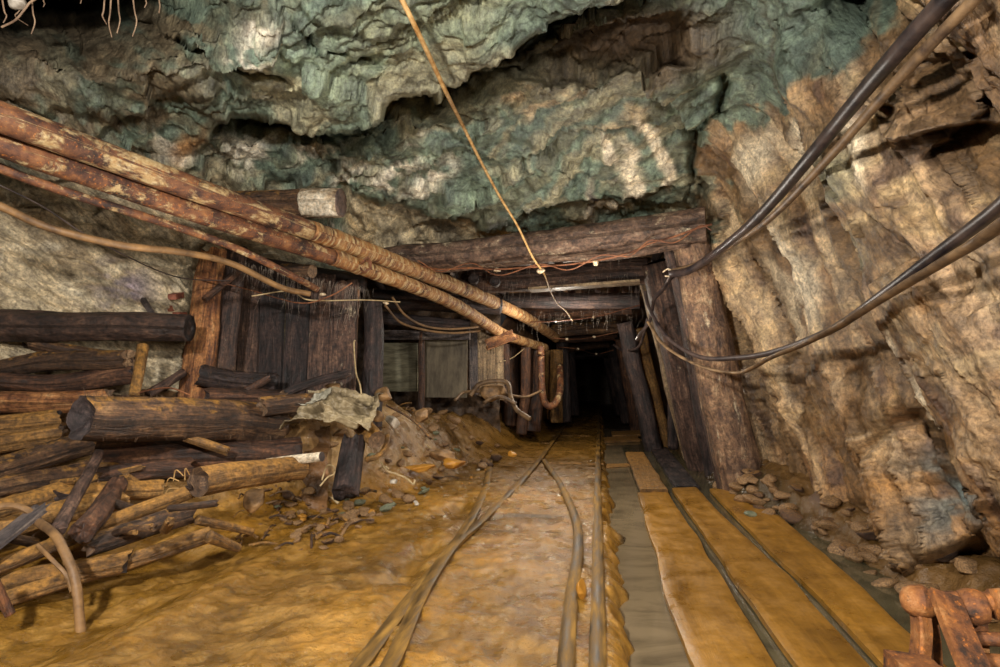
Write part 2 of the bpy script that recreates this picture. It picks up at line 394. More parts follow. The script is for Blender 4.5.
kk = np.exp(-3*(np.stack([tc, tr, tl])-t0)); kk /= kk.sum(0); mc, mr_, ml = kk
def pdist(poly, X, Y):
    "signed distance to polyline (positive below / right of its direction), with end fade"
    best = np.full(X.shape, 1e9); sg = np.zeros(X.shape); acc = np.zeros(X.shape); tot = 0
    p = np.array(poly, float)
    for a, b in zip(p[:-1], p[1:]):
        d = b-a; L = np.hypot(*d); u = ((X-a[0])*d[0]+(Y-a[1])*d[1])/L
        uc = np.clip(u, 0, L); qx, qy = a[0]+uc*d[0]/L, a[1]+uc*d[1]/L
        ds = np.hypot(X-qx, Y-qy); cr = d[0]*(Y-a[1])-d[1]*(X-a[0])
        m = ds < best-1e-6; best = np.where(m, ds, best); sg = np.where(m, np.sign(cr), sg); acc = np.where(m, (tot+uc), acc); tot += L
    f = acc/tot
    # distance past the ends kills the effect
    end = np.minimum(f, 1-f)
    return best*sg, sm(0, .12, end)
WX = GX+10*fbm(P0*3, 4, 40); WY = GY+10*fbm(P0*3+50, 4, 41)
LED = [  # polyline, raised side height, its reach in px, recess, its reach
 ([(196, 158), (222, 130), (262, 126), (300, 129), (340, 124), (388, 106), (440, 96), (460, 80), (500, 56), (540, 28), (596, 0), (680, -40)], .36, 110, .75, 24),
 ([(120, 8), (154, 18), (192, 51), (224, 60), (262, 76), (300, 84)], .10, 40, .14, 8),
 ([(420, 118), (474, 132), (524, 138), (556, 144), (590, 157)], .10, 40, .08, 10),
 ([(340, 188), (352, 192), (400, 200), (440, 212), (500, 226), (560, 240)], .28, 60, .10, 30),
 ([(570, 222), (632, 212), (640, 196), (684, 174)], .12, 30, .12, 20),
 ([(700, 52), (660, 64), (640, 80), (596, 88), (556, 78), (500, 74)], .16, 30, .20, 60),
 ([(725, 60), (725, 76), (722, 108), (693, 135), (690, 162), (707, 201), (730, 236)], .0, 30, .0, 30),
 ([(870, 92), (895, 104), (907, 138), (938, 133), (1010, 127)], .16, 50, .12, 18),
 ([(850, -20), (866, 20), (880, 60), (900, 80)], .02, 30, .22, 22),
 ([(894, 431), (865, 468), (865, 505), (880, 531), (918, 575)], .0, 60, .0, 14),
 ([(0, 128), (60, 112), (120, 118), (170, 100), (230, 96)], .07, 40, .07, 14),
 ([(70, 150), (130, 112), (200, 84), (300, 92), (345, 60), (420, 60)], .06, 30, .06, 12),
 ([(300, -10), (330, 30), (385, 40), (420, 20)], .06, 30, .06, 12),
 ([(930, 165), (952, 130), (965, 90), (975, 40)], .05, 30, .10, 14),
 ([(640, 112), (690, 128), (716, 100)], .06, 24, .08, 12),
 ([(460, 62), (480, 70), (540, 52), (620, 30), (690, 20)], .05, 30, .10, 14),
 ([(345, 190), (352, 205), (366, 232)], .08, 16, .05, 10),
]
ray_d = np.zeros(GX.shape)
for poly, au, lu, ad, ld_ in LED:
    if not (au or ad): continue
    s, fd = pdist(poly, WX, WY)
    jump = np.where(s > 0, ad*np.exp(-np.abs(s)/ld_), -au*np.exp(-np.abs(s)/lu))
    jump = jump*sm(0, 1.6, np.abs(s))
    ray_d += jump*fd
def crack(poly, wd, dep):
    s, fd = pdist(poly, WX, WY); return dep*fd*np.exp(-(s/wd)**2)
CR = [([(725, 60), (724, 90), (722, 108), (696, 133), (690, 162), (707, 201), (732, 240)], 4, .28), ([(900, 60), (905, 90)], 5, .1),
 ([(749, 241), (779, 324), (797, 380), (824, 460)], 7, .16), ([(850, 365), (862, 400), (872, 435)], 5, .10), ([(830, 190), (846, 216), (872, 222)], 2.5, .06),
 ([(905, 430), (955, 470), (985, 560)], 3, .12), ([(960, 470), (1000, 500)], 3, .1), ([(900, 520), (960, 590)], 3, .1), ([(560, 150), (585, 185), (580, 215)], 2, .06),
 ([(535, 165), (545, 190)], 2, .05), ([(230, 165), (226, 200)], 3, .1), ([(365, 195), (372, 235)], 4, .12), ([(290, 0), (310, 45), (350, 60), (400, 75)], 2, .07), ([(0, 90), (60, 130)], 2.5, .06), ([(930, 340), (970, 372), (985, 400)], 2, .05), ([(880, 60), (895, 120)], 4, .1)]
for poly, wd, dep in CR: ray_d += crack(poly, wd, dep)
# roof pushed back to keep the unlit top left dark; recess beside top right
ray_d += 2.6*np.exp(-((GX-40)/120)**2-((GY+8)/46)**2) + .5*np.exp(-((GX-860)/28)**2-((GY+5)/24)**2)
ray_d += .75*sm(180, 225, GX)*sm(372, 340, GX)*sm(232, 262, GY)
# boulder outcrop at the foot of the right wall
bs, bf = pdist([(915, 415), (888, 440), (866, 472), (866, 505), (884, 535), (925, 585)], WX, WY)
ray_d -= np.where(bs < 0, .50*np.exp(-(bs/100)**2), -.25*np.exp(-np.abs(bs)/16))*bf*sm(0, 2, np.abs(bs))
ray_d -= .14*np.exp(-((GX-830)/35)**2-((GY-520)/40)**2)
# strata: sharp little steps across bedding
def saw(s, k=.82): f = s-np.floor(s); return np.where(f < k, f/k, (1-f)/(1-k))
wv = fbm(P0*1.1, 4, 7)
PRq = np.stack([P0[..., 0]*.85-P0[..., 2]*.5, P0[..., 1]*.9-P0[..., 2]*.4, 3*(P0[..., 2]*1.6+P0[..., 1]*.9+P0[..., 0]*.62)/1.94], -1)
sc_ = P0[..., 2]*1.6+P0[..., 1]*.9+P0[..., 0]*.62+wv*1.1
ampc = .5+.5*vn(P0*1.4+30, 9)
nrm_d = mc*(.07*(saw(sc_*1.7)-.5)*ampc+.035*(saw(sc_*5.3+fbm(P0*4, 3, 3)*.8)-.5)*(.4+.6*sm(-.3, .4, vn(P0*2.2, 12))))
sr = P0[..., 1]-.32*P0[..., 2]+.16*fbm(P0*np.array([1.2, 1.2, .7]), 4, 17)
nrm_d += mr_*(.15*(np.sin(sr*5.2+1.1)*.5+.5*vn(np.stack([sr*3.2, P0[..., 2]*.5, sr*0], -1), 4))+.03*(saw(sr*6.3, .55)-.5)+.008*(saw(sr*17+fbm(P0*2, 3, 9)*1.5, .5)-.5))
nrm_d += (ml+.25*mc)*(.06*(saw((P0[..., 0]*.8+P0[..., 2]*1.4+wv)*2.1)-.5))
nrm_d += .08*fbm(P0*1.6, 3, 21)+.02*fbm(PRq*3, 4, 23)+.006*ridge(P0*5, 4, 22)+.005*ridge(P0*np.array([19, 19, 26]), 3, 25)
low = sm(520, 420, GY)
chunk = np.exp(-((GX-950)/80)**2-((GY-510)/90)**2)+np.exp(-((GX-960)/70)**2-((GY-90)/70)**2)
nrm_d += chunk*.10*(np.floor(3*fbm(P0*3.3, 3, 51))/3+ridge(P0*6, 3, 52)*.4)
PS = P0+N*nrm_d[..., None]+D*(ray_d*1.0)[..., None]
def facets(P, seed, amp=.5, off=.5):
    "fractured blocks: every cell of a jittered lattice is a tilted plane with its own offset"
    I = np.floor(P).astype(np.int64); best = np.full(P.shape[:-1], 9.); val = np.zeros(P.shape[:-1])
    for a in (-1, 0, 1):
        for b in (-1, 0, 1):
            for c in (-1, 0, 1):
                x, y, z = I[..., 0]+a, I[..., 1]+b, I[..., 2]+c
                j = np.stack([_h(x, y, z, seed+k) for k in (1, 2, 3)], -1)*.45+.5; d = P-(np.stack([x, y, z], -1)+j)
                r = (d*d).sum(-1); g = np.stack([_h(x, y, z, seed+k) for k in (4, 5, 6)], -1)
                v = (d*g).sum(-1)*amp+_h(x, y, z, seed+7)*off; m = r < best; val = np.where(m, v, val); best = np.where(m, r, best)
    return val
WPf = P0+.10*np.stack([fbm(P0*2.5+k*9, 3, 140+k) for k in range(3)], -1)
# bedding frame of the roof: slabs flat along the layers
bz = (WPf[..., 2]*1.6+WPf[..., 1]*.9+WPf[..., 0]*.62)/1.94; bx = WPf[..., 0]*.85-WPf[..., 2]*.5; by = WPf[..., 1]*.9-WPf[..., 2]*.4
PR = np.stack([bx, by, bz], -1)
PW = np.stack([WPf[..., 0]*2, WPf[..., 1]-.32*WPf[..., 2], WPf[..., 2]*.42], -1)
fr = .13*facets(PR*np.array([1.3, 1.1, 2.4]), 301)+.055*facets(PR*np.array([3.4, 3.0, 7.5]), 302)+.018*facets(PR*np.array([9, 9, 22.]), 303)
fw = .055*facets(PW*np.array([1.2, 2.6, 2.0]), 304)+.035*facets(PW*np.array([3., 7., 4.2]), 305)+.008*facets(PW*np.array([8, 20, 14.]), 306)
wr_ = np.clip(mr_, 0, 1)
nrm_d += fr*(1-wr_)+fw*wr_
PS = P0+N*nrm_d[..., None]+D*(ray_d*1.0)[..., None]
def surf(px, py):
    j = int(np.clip(np.searchsorted(GX[0], px), 1, GX.shape[1]-2)); i = int(np.clip(np.searchsorted(GY[:, 0], py), 1, GX.shape[0]-2))
    return float(PS[max(i-3, 0):i+4, max(j-3, 0):j+4, 1].min())
# --- colour of the rock: veins and layers, plus groove shade on the right wall
def blob(cx, cy, rx, ry, a=0, e=1.0):
    ca, sa = math.cos(math.radians(a)), math.sin(math.radians(a)); dx, dy = WX-cx, WY-cy
    u = (dx*ca+dy*sa)/rx; v = (-dx*sa+dy*ca)/ry; return np.exp(-(u*u+v*v)**e)
C = np.zeros(GX.shape+(3,))
def paint(m, c):
    global C
    m = np.clip(m, 0, 1)[..., None]; C = C*(1-m)+srgb(c)*m
f1 = fbm(P0*2.2, 5, 60); f2 = fbm(P0*np.array([5, 5, 9]), 5, 61); f3 = fbm(np.stack([sc_*3, P0[..., 0]*.8, P0[..., 1]*.8], -1), 5, 62)
paint(np.ones(GX.shape), (98, 112, 98))
paint(sm(-.1, .3, f1), (118, 134, 116)); paint(sm(.0, .35, f2)*.7, (84, 98, 88)); paint(sm(.05, .35, f3)*.75, (146, 138, 112)); paint(sm(.1, .4, -f3)*.6, (92, 84, 62))
# brownish left roof, pale veins
paint(sm(330, 120, GX)*sm(0, .4, f2+.25)*.75, (122, 104, 80))
paint(sm(180, 60, GX+GY*.4)*.5, (86, 74, 60))
paint(blob(640, 48, 110, 34, -8, 2)*.9, (92, 70, 50)); paint(blob(430, 30, 120, 30, -25)*.55, (150, 152, 120))
vein = sm(.1, .45, fbm(np.stack([sc_*4.2, P0[..., 0]*1.1, P0[..., 2]*1.5], -1), 5, 70))
paint(vein*(blob(560, 100, 110, 26, 8, 2)*.9+blob(700, 85, 60, 30, -20)*.5), (186, 164, 130))
for b in [(250, 46, 18, 13, -20), (245, 160, 20, 18, 0), (172, 148, 26, 16, 30), (262, 22, 22, 8, -20), (390, 170, 34, 9, -28), (428, 178, 26, 11, -30), (348, 172, 12, 26, 35), (412, 150, 18, 6, -50), (320, 150, 30, 6, -30)]:
    paint(blob(*b, 1.5)*sm(-.3, .0, f2+.5*fbm(P0*14, 3, 98)), (226, 218, 198))
paint(blob(186, 146, 24, 9, -25, 2)*.8, (170, 122, 74)); paint(blob(150, 92, 60, 16, -25)*.6*sm(-.2, .3, f3), (170, 150, 128))
for b in [(590, 205, 5, 24, 12), (607, 212, 24, 5, -6), (632, 168, 8, 28, -14), (656, 150, 6, 34, -26), (648, 128, 16, 6, 40), (668, 168, 5, 20, -20), (612, 150, 16, 4, 60), (632, 186, 10, 14, 0)]:
    paint(blob(*b, 2)*.95, (216, 202, 176))
paint(blob(592, 200, 3.5, 18, 12, 2), (52, 46, 56))
# pale bed under the roof ledge, seen above the cap beam, and the left wall
s4, _ = pdist([(330, 178), (352, 192), (400, 200), (440, 212), (500, 226), (560, 240)], WX, WY)
strp = fbm(np.stack([(P0[..., 0]+P0[..., 2]*.5)*5, P0[..., 2]*.9, P0[..., 1]*.5], -1), 4, 77)
bed = sm(0, 3, s4)*sm(340, 352, GX)*sm(570, 540, GX)*sm(300, 250, GY)
paint(bed, (206, 190, 156)); paint(bed*sm(.12, .4, strp)*.8, (112, 106, 92)); paint(bed*sm(.15, .4, -strp)*.8, (212, 186, 140))
lw = sm(.3, .8, ml)*sm(330, 250, GX)*sm(170, 215, GY+GX*.05)
paint(lw, (186, 170, 140)); paint(lw*sm(.1, .4, strp)*.7, (134, 116, 88)); paint(lw*sm(.1, .4, -f2)*.6, (208, 196, 170))
paint(lw*blob(122, 290, 28, 26)*.8*sm(-.2, .2, f2), (140, 130, 150))
# right wall: cream and tan ribs, with groove shade and ridge light painted in
s7, _ = pdist([(905, -60), (880, 20), (845, 62), (800, 98), (760, 120), (716, 134), (700, 150), (698, 185), (730, 240)], WX, WY)
rw = sm(9, -9, s7+34*f2+22*fbm(P0*9, 3, 99))*sm(690, 700, GX)
rw = np.where((GY > 240) & (GX > 680), 1, rw)
rw = np.where(GX > 890, 1, rw)
q = fbm(np.stack([sr*4.5, P0[..., 2]*.45, sr*0], -1), 4, 81)
paint(rw, (158, 130, 98)); paint(rw*sm(.0, .4, q)*.8, (196, 174, 140)); paint(rw*sm(-.02, .3, -q)*.9, (112, 84, 54)); paint(rw*sm(.15, .45, f2)*.45, (196, 168, 120))
paint(rw*sm(.18, .4, fbm(P0*3.1, 4, 90))*.5, (138, 100, 62))
paint(rw*sm(340, 520, GY)*.65, (140, 96, 46)); paint(rw*sm(.22, .42, fbm(P0*6, 4, 91))*.75, (84, 62, 52))
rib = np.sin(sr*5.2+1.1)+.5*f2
paint(rw*sm(.1, .9, -rib)*.65, (98, 76, 48)); paint(rw*sm(.5, 1.1, rib)*.35, (196, 172, 134))  # groove shade and ridge light put into the colour, following the rib shape
for b in [(790, 145, 10, 34, 8), (752, 165, 14, 34, 10), (795, 270, 12, 60, -22), (915, 380, 7, 60, -12), (880, 150, 9, 40, -22), (775, 300, 8, 50, -24)]:
    paint(blob(*b, 2)*rw*.75, (222, 208, 180))
for b in [(862, 175, 22, 44, -18), (860, 230, 22, 16, 30), (985, 262, 16, 24, 0), (880, 262, 14, 12, 0)]:
    paint(blob(*b, 2)*rw*.7*sm(-.3, .2, f2), (106, 112, 92))
for poly, wd in [([(735, 225), (765, 290), (797, 375), (824, 460)], 9), ([(848, 350), (872, 435)], 12), ([(890, 220), (910, 260)], 10)]:
    s_, fd = pdist(poly, WX, WY); paint(rw*fd*np.exp(-(s_/wd)**2)*.75, (96, 70, 40))  # dark bands: shade of the wall grooves painted along them
paint(blob(940, 500, 56, 48, 20, 2)*sm(-.35, .15, f2), (104, 112, 108)); paint(blob(890, 500, 26, 50, -20, 2)*.8, (136, 96, 46)); paint(blob(960, 90, 60, 46, 0, 2)*.5, (110, 86, 62))
paint(sm(500, 575, GY)*sm(700, 760, GX)*.8, (112, 80, 40))
H_, W_ = GX.shape
idx = np.arange(H_*W_).reshape(H_, W_)
Q = np.stack([idx[:-1, :-1], idx[:-1, 1:], idx[1:, 1:], idx[1:, :-1]], -1).reshape(-1, 4)
cx_, cy_ = (GX[:-1, :-1]+.9).ravel(), (GY[:-1, :-1]+.9).ravel()
Pc = PS[:-1, :-1].reshape(-1, 3)
hole = (cx_ > 352) & (cx_ < 704) & (cy_ > 268-(cx_-352)*.10)
lead = np.argmax(np.stack([tc, tr, tl])*-1, 0)[:-1, :-1].ravel()
keep = ~hole & (Pc[:, 2] > -.6) & (Pc[:, 1] > .3)
for i, nm in enumerate(['ceiling', 'wall_right', 'wall_left']):
    q = Q[keep & (lead == i)]; u, inv = np.unique(q, return_inverse=True)
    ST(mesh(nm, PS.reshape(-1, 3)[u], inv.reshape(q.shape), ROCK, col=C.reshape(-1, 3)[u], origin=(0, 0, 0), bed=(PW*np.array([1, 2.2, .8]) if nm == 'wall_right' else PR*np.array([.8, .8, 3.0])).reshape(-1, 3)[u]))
# tunnel beyond the portal, and the side chamber behind the left boarding
def tunnel():
    ys = 5.95*1.018**np.arange(100); prof = []
    A = np.linspace(0, 1, 120)
    V = []
    for y in ys:
        k = min(1, (y-5.95)/6); xr = 1.75-.35*k; xl = -2.1+.65*k; zt = 2.5-.2*k
        bx, bz = [], []
        pts = np.array([[xl-.1, -.4], [xl, zt*.55], [xl+.45, zt], [xr-.45, zt], [xr-.1, zt*.55], [xr+.1, -.4]])
        d = np.concatenate([[0], np.cumsum(np.linalg.norm(np.diff(pts, axis=0), axis=1))]); d /= d[-1]
        V.append(np.stack([np.interp(A, d, pts[:, 0]), np.full(120, y), np.interp(A, d, pts[:, 1])], 1))
    V = np.array(V); c = np.array([0, 0, 1.2]); out = V-np.array([0, 0, 1.2]); out[..., 1] = 0; out /= np.linalg.norm(out, axis=-1)[..., None]
    V = V+out*(.16*fbm(V*1.8, 4, 5)+.05*ridge(V*5, 3, 6))[..., None]
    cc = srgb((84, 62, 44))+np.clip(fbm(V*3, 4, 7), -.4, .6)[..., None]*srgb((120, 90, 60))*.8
    n, m = V.shape[:2]; ix = np.arange(n*m).reshape(n, m)
    for nm, a, b, y0 in [('wall_tunnel_left', 0, 38, 9.3), ('ceiling_tunnel', 37, 84, 6.65), ('wall_tunnel_right', 83, 119, 0)]:
        i0 = int(np.argmax(ys > y0)); s = ix[i0:, a:b+1]
        q = np.stack([s[:-1, :-1], s[:-1, 1:], s[1:, 1:], s[1:, :-1]], -1).reshape(-1, 4); u, inv = np.unique(q, return_inverse=True)
        ST(mesh(nm, V.reshape(-1, 3)[u], inv.reshape(q.shape), ROCK, col=np.clip(cc, .01, 1).reshape(-1, 3)[u], origin=(0, 0, 0)))
    X, Z = np.meshgrid(np.linspace(-2, 2, 50), np.linspace(-.5, 3, 50)); V = np.stack([X, 33.5+.3*np.sin(X*3), Z], -1).reshape(-1, 3)
    ii = np.arange(2500).reshape(50, 50); q = np.stack([ii[:-1, :-1], ii[:-1, 1:], ii[1:, 1:], ii[1:, :-1]], -1).reshape(-1, 4)
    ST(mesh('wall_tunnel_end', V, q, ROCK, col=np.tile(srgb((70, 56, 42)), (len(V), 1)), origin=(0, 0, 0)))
    X, Z = np.meshgrid(np.linspace(-5.6, -1.5, 120), np.linspace(-.3, 3.2, 90)); Y = 9.3+0*X
    V = np.stack([X, Y, Z], -1).reshape(-1, 3); V[:, 1] += .25*fbm(V*1.6, 4, 8)
    ii = np.arange(120*90).reshape(90, 120); q = np.stack([ii[:-1, :-1], ii[:-1, 1:], ii[1:, 1:], ii[1:, :-1]], -1).reshape(-1, 4)
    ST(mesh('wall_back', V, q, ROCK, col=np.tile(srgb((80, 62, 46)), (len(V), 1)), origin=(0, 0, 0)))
    X, Y = np.meshgrid(np.linspace(-5.6, -1.2, 100), np.linspace(6.6, 9.6, 90)); V = np.stack([X, Y, 2.5+0*X], -1).reshape(-1, 3); V[:, 2] += .2*fbm(V*1.8, 4, 9)
    ii = np.arange(100*90).reshape(90, 100); q = np.stack([ii[:-1, :-1], ii[:-1, 1:], ii[1:, 1:], ii[1:, :-1]], -1).reshape(-1, 4)
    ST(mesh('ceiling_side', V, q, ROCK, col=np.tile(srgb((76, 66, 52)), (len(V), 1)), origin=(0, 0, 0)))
tunnel()

# ------------------------------------------------------------------ ground
ys = 1.15*1.0056**np.arange(600); xs = np.concatenate([np.arange(-6.5, -3.6, .04), np.arange(-3.6, 2.4, .0135), np.arange(2.4, 3.2, .05)])
FX, FY = np.meshgrid(xs, ys); FP = np.stack([FX, FY, 0*FX], -1)
def bank(x, y):
    "height of the debris slope on the left"
    foot = np.interp(y, [1, 2, 3, 3.8, 4.4, 5, 6, 7, 8.5, 10, 14], [-2.1, -2.15, -2.2, -2.15, -1.9, -1.62, -1.42, -1.35, -1.2, -1.05, -1.0])
    top = np.interp(y, [1, 2, 3, 4, 5, 6, 7, 8, 10, 30], [.05, .06, .10, .45, .72, .74, .62, .5, .42, .3])
    wdt = np.interp(y, [1, 3, 4, 5, 6, 8, 30], [1.2, 1.1, 1.1, 1.0, .9, .9, .6])
    return top*sm(0, 1, (foot-x)/wdt)
def ground(x, y, fine=True):
    P = np.stack([x, y, 0*x], -1)
    z = .045*sm(.2, 0, x)+bank(x, y)
    n = fbm(P*np.array([2.2, 1.7, 1]), 4, 31)
    z = z-.10*sm(-1.75, -2.15, x)*sm(3.7, 3.1, y)
    z = z+.035*n+sm(0, .3, bank(x, y))*.10*fbm(P*3.2, 4, 32)
    if fine: z = z+.016*ridge(P*np.array([6, 5, 1]), 4, 33)+.013*fbm(P*17, 4, 34, .65)+sm(0, .2, bank(x, y))*.025*ridge(P*9, 3, 35)
    # the trackside channel, the plank bed and the gutter along the right wall
    ew = .045*fbm(P*np.array([9, 7, 1]), 5, 36)
    q1 = np.stack([x*2, y*3.2, 0*x], -1); ed = .085+.13*np.maximum(fbm(q1*1.4, 3, 61), -.45)+.010*fbm(q1*6, 3, 62)
    left = sm(ed-.02, ed+.05, x); z = z-.04*sm(.03, .12, x)
    z = z*(1-left)+left*(-.13+.02*n)+.02*left*(1-left)*4*fbm(P*16, 3, 39)
    wallside = sm(1.34+ew*1.5, 1.74+ew*1.5, x-.10*sm(3.6, 2.6, y)+.30*sm(4.3, 5.6, y)); z = z+wallside*(.24+.12*fbm(P*5, 3, 37)+.10*sm(3, 6, y))
    # flooded part towards the portal, with silt islands
    far = sm(6.3, 7.2, y)*sm(13, 11, y)*sm(-1.2, -.9, x)*sm(1.5, 1.3, x)*(1-left)
    z = z-far*.035*sm(-.2, .2, n)
    # wet ruts left of the rails
    rut = np.exp(-((x+1.00+.05*(y-3))/.10)**2)*sm(2.2, 3, y)*sm(5.4, 4.6, y); z = z-.07*rut*sm(-.35, .2, vn(P*4, 38))
    rut2 = np.exp(-((x+1.55+.25*(y-2.6))/.20)**2)*sm(1.6, 2.2, y)*sm(3.6, 2.9, y); z = z-.05*rut2
    return z
FZ = ground(FX, FY)
V = np.stack([FX, FY, FZ], -1)
fc = np.zeros(FX.shape+(3,))
def fp(m, c):
    global fc
    m = np.clip(m, 0, 1)[..., None]; fc = fc*(1-m)+srgb(c)*m
g1 = fbm(FP*1.7, 5, 42); g2 = fbm(FP*6, 4, 43)
fp(np.ones(FX.shape), (150, 106, 34)); fp(sm(-.05, .35, g1)*.7, (170, 124, 50)); fp(sm(-.02, .3, -g1)*.8, (118, 84, 32))
g3 = fbm(FP*np.array([3.2, 2.2, 1]), 6, 48, .6); fp(sm(.0, .3, g3)*.45, (100, 72, 28)); fp(sm(.02, -.03, FZ-.045*(FX < 0))*sm(.1, 0, bank(FX, FY))*(FX < 0)*.6, (104, 74, 24)); fp(sm(.0, .3, fbm(FP*13, 4, 49))*.3, (186, 144, 76))
bk = sm(.06, .32, bank(FX, FY)); fp(bk, (140, 108, 68)); fp(bk*sm(0, .3, g2)*.8, (104, 76, 46)); fp(bk*sm(.1, .35, -g2)*.6, (184, 150, 100))
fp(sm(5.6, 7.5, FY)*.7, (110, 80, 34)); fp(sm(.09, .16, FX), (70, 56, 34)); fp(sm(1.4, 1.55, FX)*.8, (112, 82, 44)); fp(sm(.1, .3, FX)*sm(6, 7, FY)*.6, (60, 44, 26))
ii = np.arange(FX.size).reshape(FX.shape); q = np.stack([ii[:-1, :-1], ii[:-1, 1:], ii[1:, 1:], ii[1:, :-1]], -1).reshape(-1, 4)
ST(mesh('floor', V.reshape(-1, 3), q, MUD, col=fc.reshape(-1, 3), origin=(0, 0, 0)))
def gz(x, y): return float(ground(np.array([x]), np.array([y]), False)[0])
def flat(name, x0, x1, y0, y1, z, mat, label, cat):
    n = 12; X, Y = np.meshgrid(np.linspace(x0, x1, n), np.linspace(y0, y1, n)); V = np.stack([X, Y, 0*X+z], -1).reshape(-1, 3)
    i = np.arange(n*n).reshape(n, n); q = np.stack([i[:-1, :-1], i[:-1, 1:], i[1:, 1:], i[1:, :-1]], -1).reshape(-1, 4)
    return STUFF(mesh(name, V, q, mat), label, cat)
flat('gutter_water', .37, 1.62, 1.15, 14, -.041, WATD, 'dark grey-brown water between and right of the ochre planks, gap shade in its colour', 'water')  # murky gutter water, its dark tone also painting the shade in the plank gaps
flat('channel_water', .03, .37, 1.15, 14, -.04, WATG, 'still grey water in the channel between the right rail and the planks', 'water')
flat('puddle_water', -2.0, -.02, 1.3, 14, -.022, WATO, 'ochre brown puddle water in the mud between and beside the rails', 'puddle')

# ------------------------------------------------------------------ rails and sleepers
def railprof(h=.095, head=.06, foot=.1):
    a, b, t = head/2, foot/2, .008
    return np.array([(-b, 0), (b, 0), (b, .012), (t, .028), (t, h-.034), (a, h-.024), (a, h-.006), (a-.007, h), (-a+.007, h), (-a, h-.006), (-a, h-.024), (-t, h-.034), (-t, .028), (-b, .012)])-np.array([0, h])
ZR = .075
def rail(pts, label, **k):
    o = sweep('mine_rail', railprof(), pts, RAIL, n=k.pop('n', 80), amp=0, seed=k.pop('seed', 1), warp=.004)
    return T(o, label, 'rail', 'rails of the mine track')
rail([(-.015, 1.3, ZR), (-.012, 8, ZR), (0, 14, ZR), (0, 28, ZR+.01)], 'straight right-hand rail of the track, running beside the grey water', seed=1)
Gr = lambda x, y: G(x, y, ZR)
rail([Gr(340, 720), Gr(388, 664), Gr(425, 586), Gr(457, 540), Gr(489, 512), Gr(530, 470), Gr(561, 430), Gr(576, 411), Gr(587, 397)], 'left-hand rail of the track that runs into the dark tunnel, mud on its side', seed=2)
rail([Gr(310, 720), Gr(361, 661), Gr(406, 602), Gr(442, 558), Gr(464, 529), Gr(480, 500), Gr(488, 476), Gr(490, 458)], 'outermost left rail, merging beside the left-hand rail from the mud bank', seed=3)
rail([Gr(562, 720), Gr(565, 667), Gr(571, 600), Gr(577, 552), Gr(577, 525), Gr(570, 503), Gr(558, 479), Gr(544, 459)], 'short curved switch rail between the two main rails, branching from the left one', seed=4)
def plank(name, x0, x1, y0, y1, z0, z1, mat, label, cat='plank', group=None, th=.035, amp=.02, seed=0, n=60, xs=None):
    c = [((x0+x1)/2, y0, z0-th/2), ((x0+x1)/2+(xs or 0), y1, z1-th/2)]
    pr = rect(x1-x0, th, 10, 2)
    o = sweep(name, pr, c, mat, n=n, amp=amp, freq=(.8, 1.6), seed=seed, jag=(.02, .02), warp=.008)
    return T(o, label, cat, group)
GP = 'mud-coated walkway planks'
def board2(pa, label, mat=W_PLANK, seed=0, th=.035, group=GP, z=0, n=50, nm='walkway_plank'):
    "wide board through left/right edge points given on the ground"
    L = [G(*p[0:2], z) for p in pa]; R_ = [G(*p[2:4], z) for p in pa]
    m = 12; t = np.linspace(0, 1, n); tt = np.linspace(0, 1, len(pa))
    L = np.array([np.interp(t, tt, [p[i] for p in L]) for i in range(3)]).T; R_ = np.array([np.interp(t, tt, [p[i] for p in R_]) for i in range(3)]).T
    q = np.stack([t*0+seed, L[:, 1]*2.4, t*0], 1); wl = .014*fbm(q, 4, seed); wr = .014*fbm(q+9, 4, seed)
    V = []; UV = []
    for i in range(n):
        a = L[i]+np.array([wl[i], 0, 0]); b = R_[i]+np.array([wr[i], 0, 0]); u = np.linspace(0, 1, m)[:, None]
        top = a+(b-a)*u; bot = (b+(a-b)*u)-np.array([0, 0, th]); top[0, 2] -= .007; top[-1, 2] -= .007
        V.append(np.vstack([top, bot])); s = np.linspace(0, .3, m); UV.append(np.stack([np.r_[s, s[::-1]+.5], np.full(2*m, a[1])], 1))
    V = np.array(V).reshape(-1, 3); V[:, 2] += .005*fbm(V*3, 3, seed); M = 2*m
    Fc = [(i*M+j, (i+1)*M+j, (i+1)*M+(j+1) % M, i*M+(j+1) % M) for i in range(n-1) for j in range(M)]
    Fc += [tuple(range(M)), tuple(range((n-1)*M+M-1, (n-1)*M-1, -1))]
    o = mesh(nm, V, Fc, mat, np.array(UV).reshape(-1, 2)); o.data.set_sharp_from_angle(angle=math.radians(40))
    return T(o, label, 'plank', group)
board2([(714, 700, 802, 700), (697, 667, 777, 667), (665, 590, 731, 590), (652, 540, 700, 540), (638, 492, 668, 492)], 'wide ochre walkway plank next to the grey water, leftmost of the three long ones', seed=1)
board2([(840, 700, 914, 700), (799, 667, 872, 667), (731, 572, 786, 572), (694, 518, 726, 518), (672, 488, 697, 487)], 'middle one of the three long ochre walkway planks, between two dark gaps', seed=2)
board2([(948, 700, 1010, 700), (889, 667, 948, 667), (814, 590, 866, 590), (772, 551, 822, 551), (709, 488, 752, 492)], 'long ochre walkway plank nearest the right wall, its near end passing the rusty machine', seed=3)
board2([(640, 489, 667, 489), (625, 452, 644, 452)], 'short raised far plank with a pale cut end, laid before the leftmost long one', seed=4, z=.03, mat=W_OCHRE)
board2([(675, 486, 700, 486), (650, 447, 667, 447)], 'dark wet far plank ending at the middle long plank', seed=5, mat=W_BLACK, z=.0)
board2([(612, 435, 655, 434), (611, 431, 652, 430)], 'pale short board lying across beyond the flooded part, right of the right rail', seed=6, mat=W_OCHRE, group=None, z=.02, n=6, nm='cross_board')
board2([(604, 441, 640, 440), (604, 437, 638, 436)], 'narrow light board lying in dark water beside the right rail', seed=7, mat=W_OCHRE, group=None, z=.0, n=6, nm='cross_board')
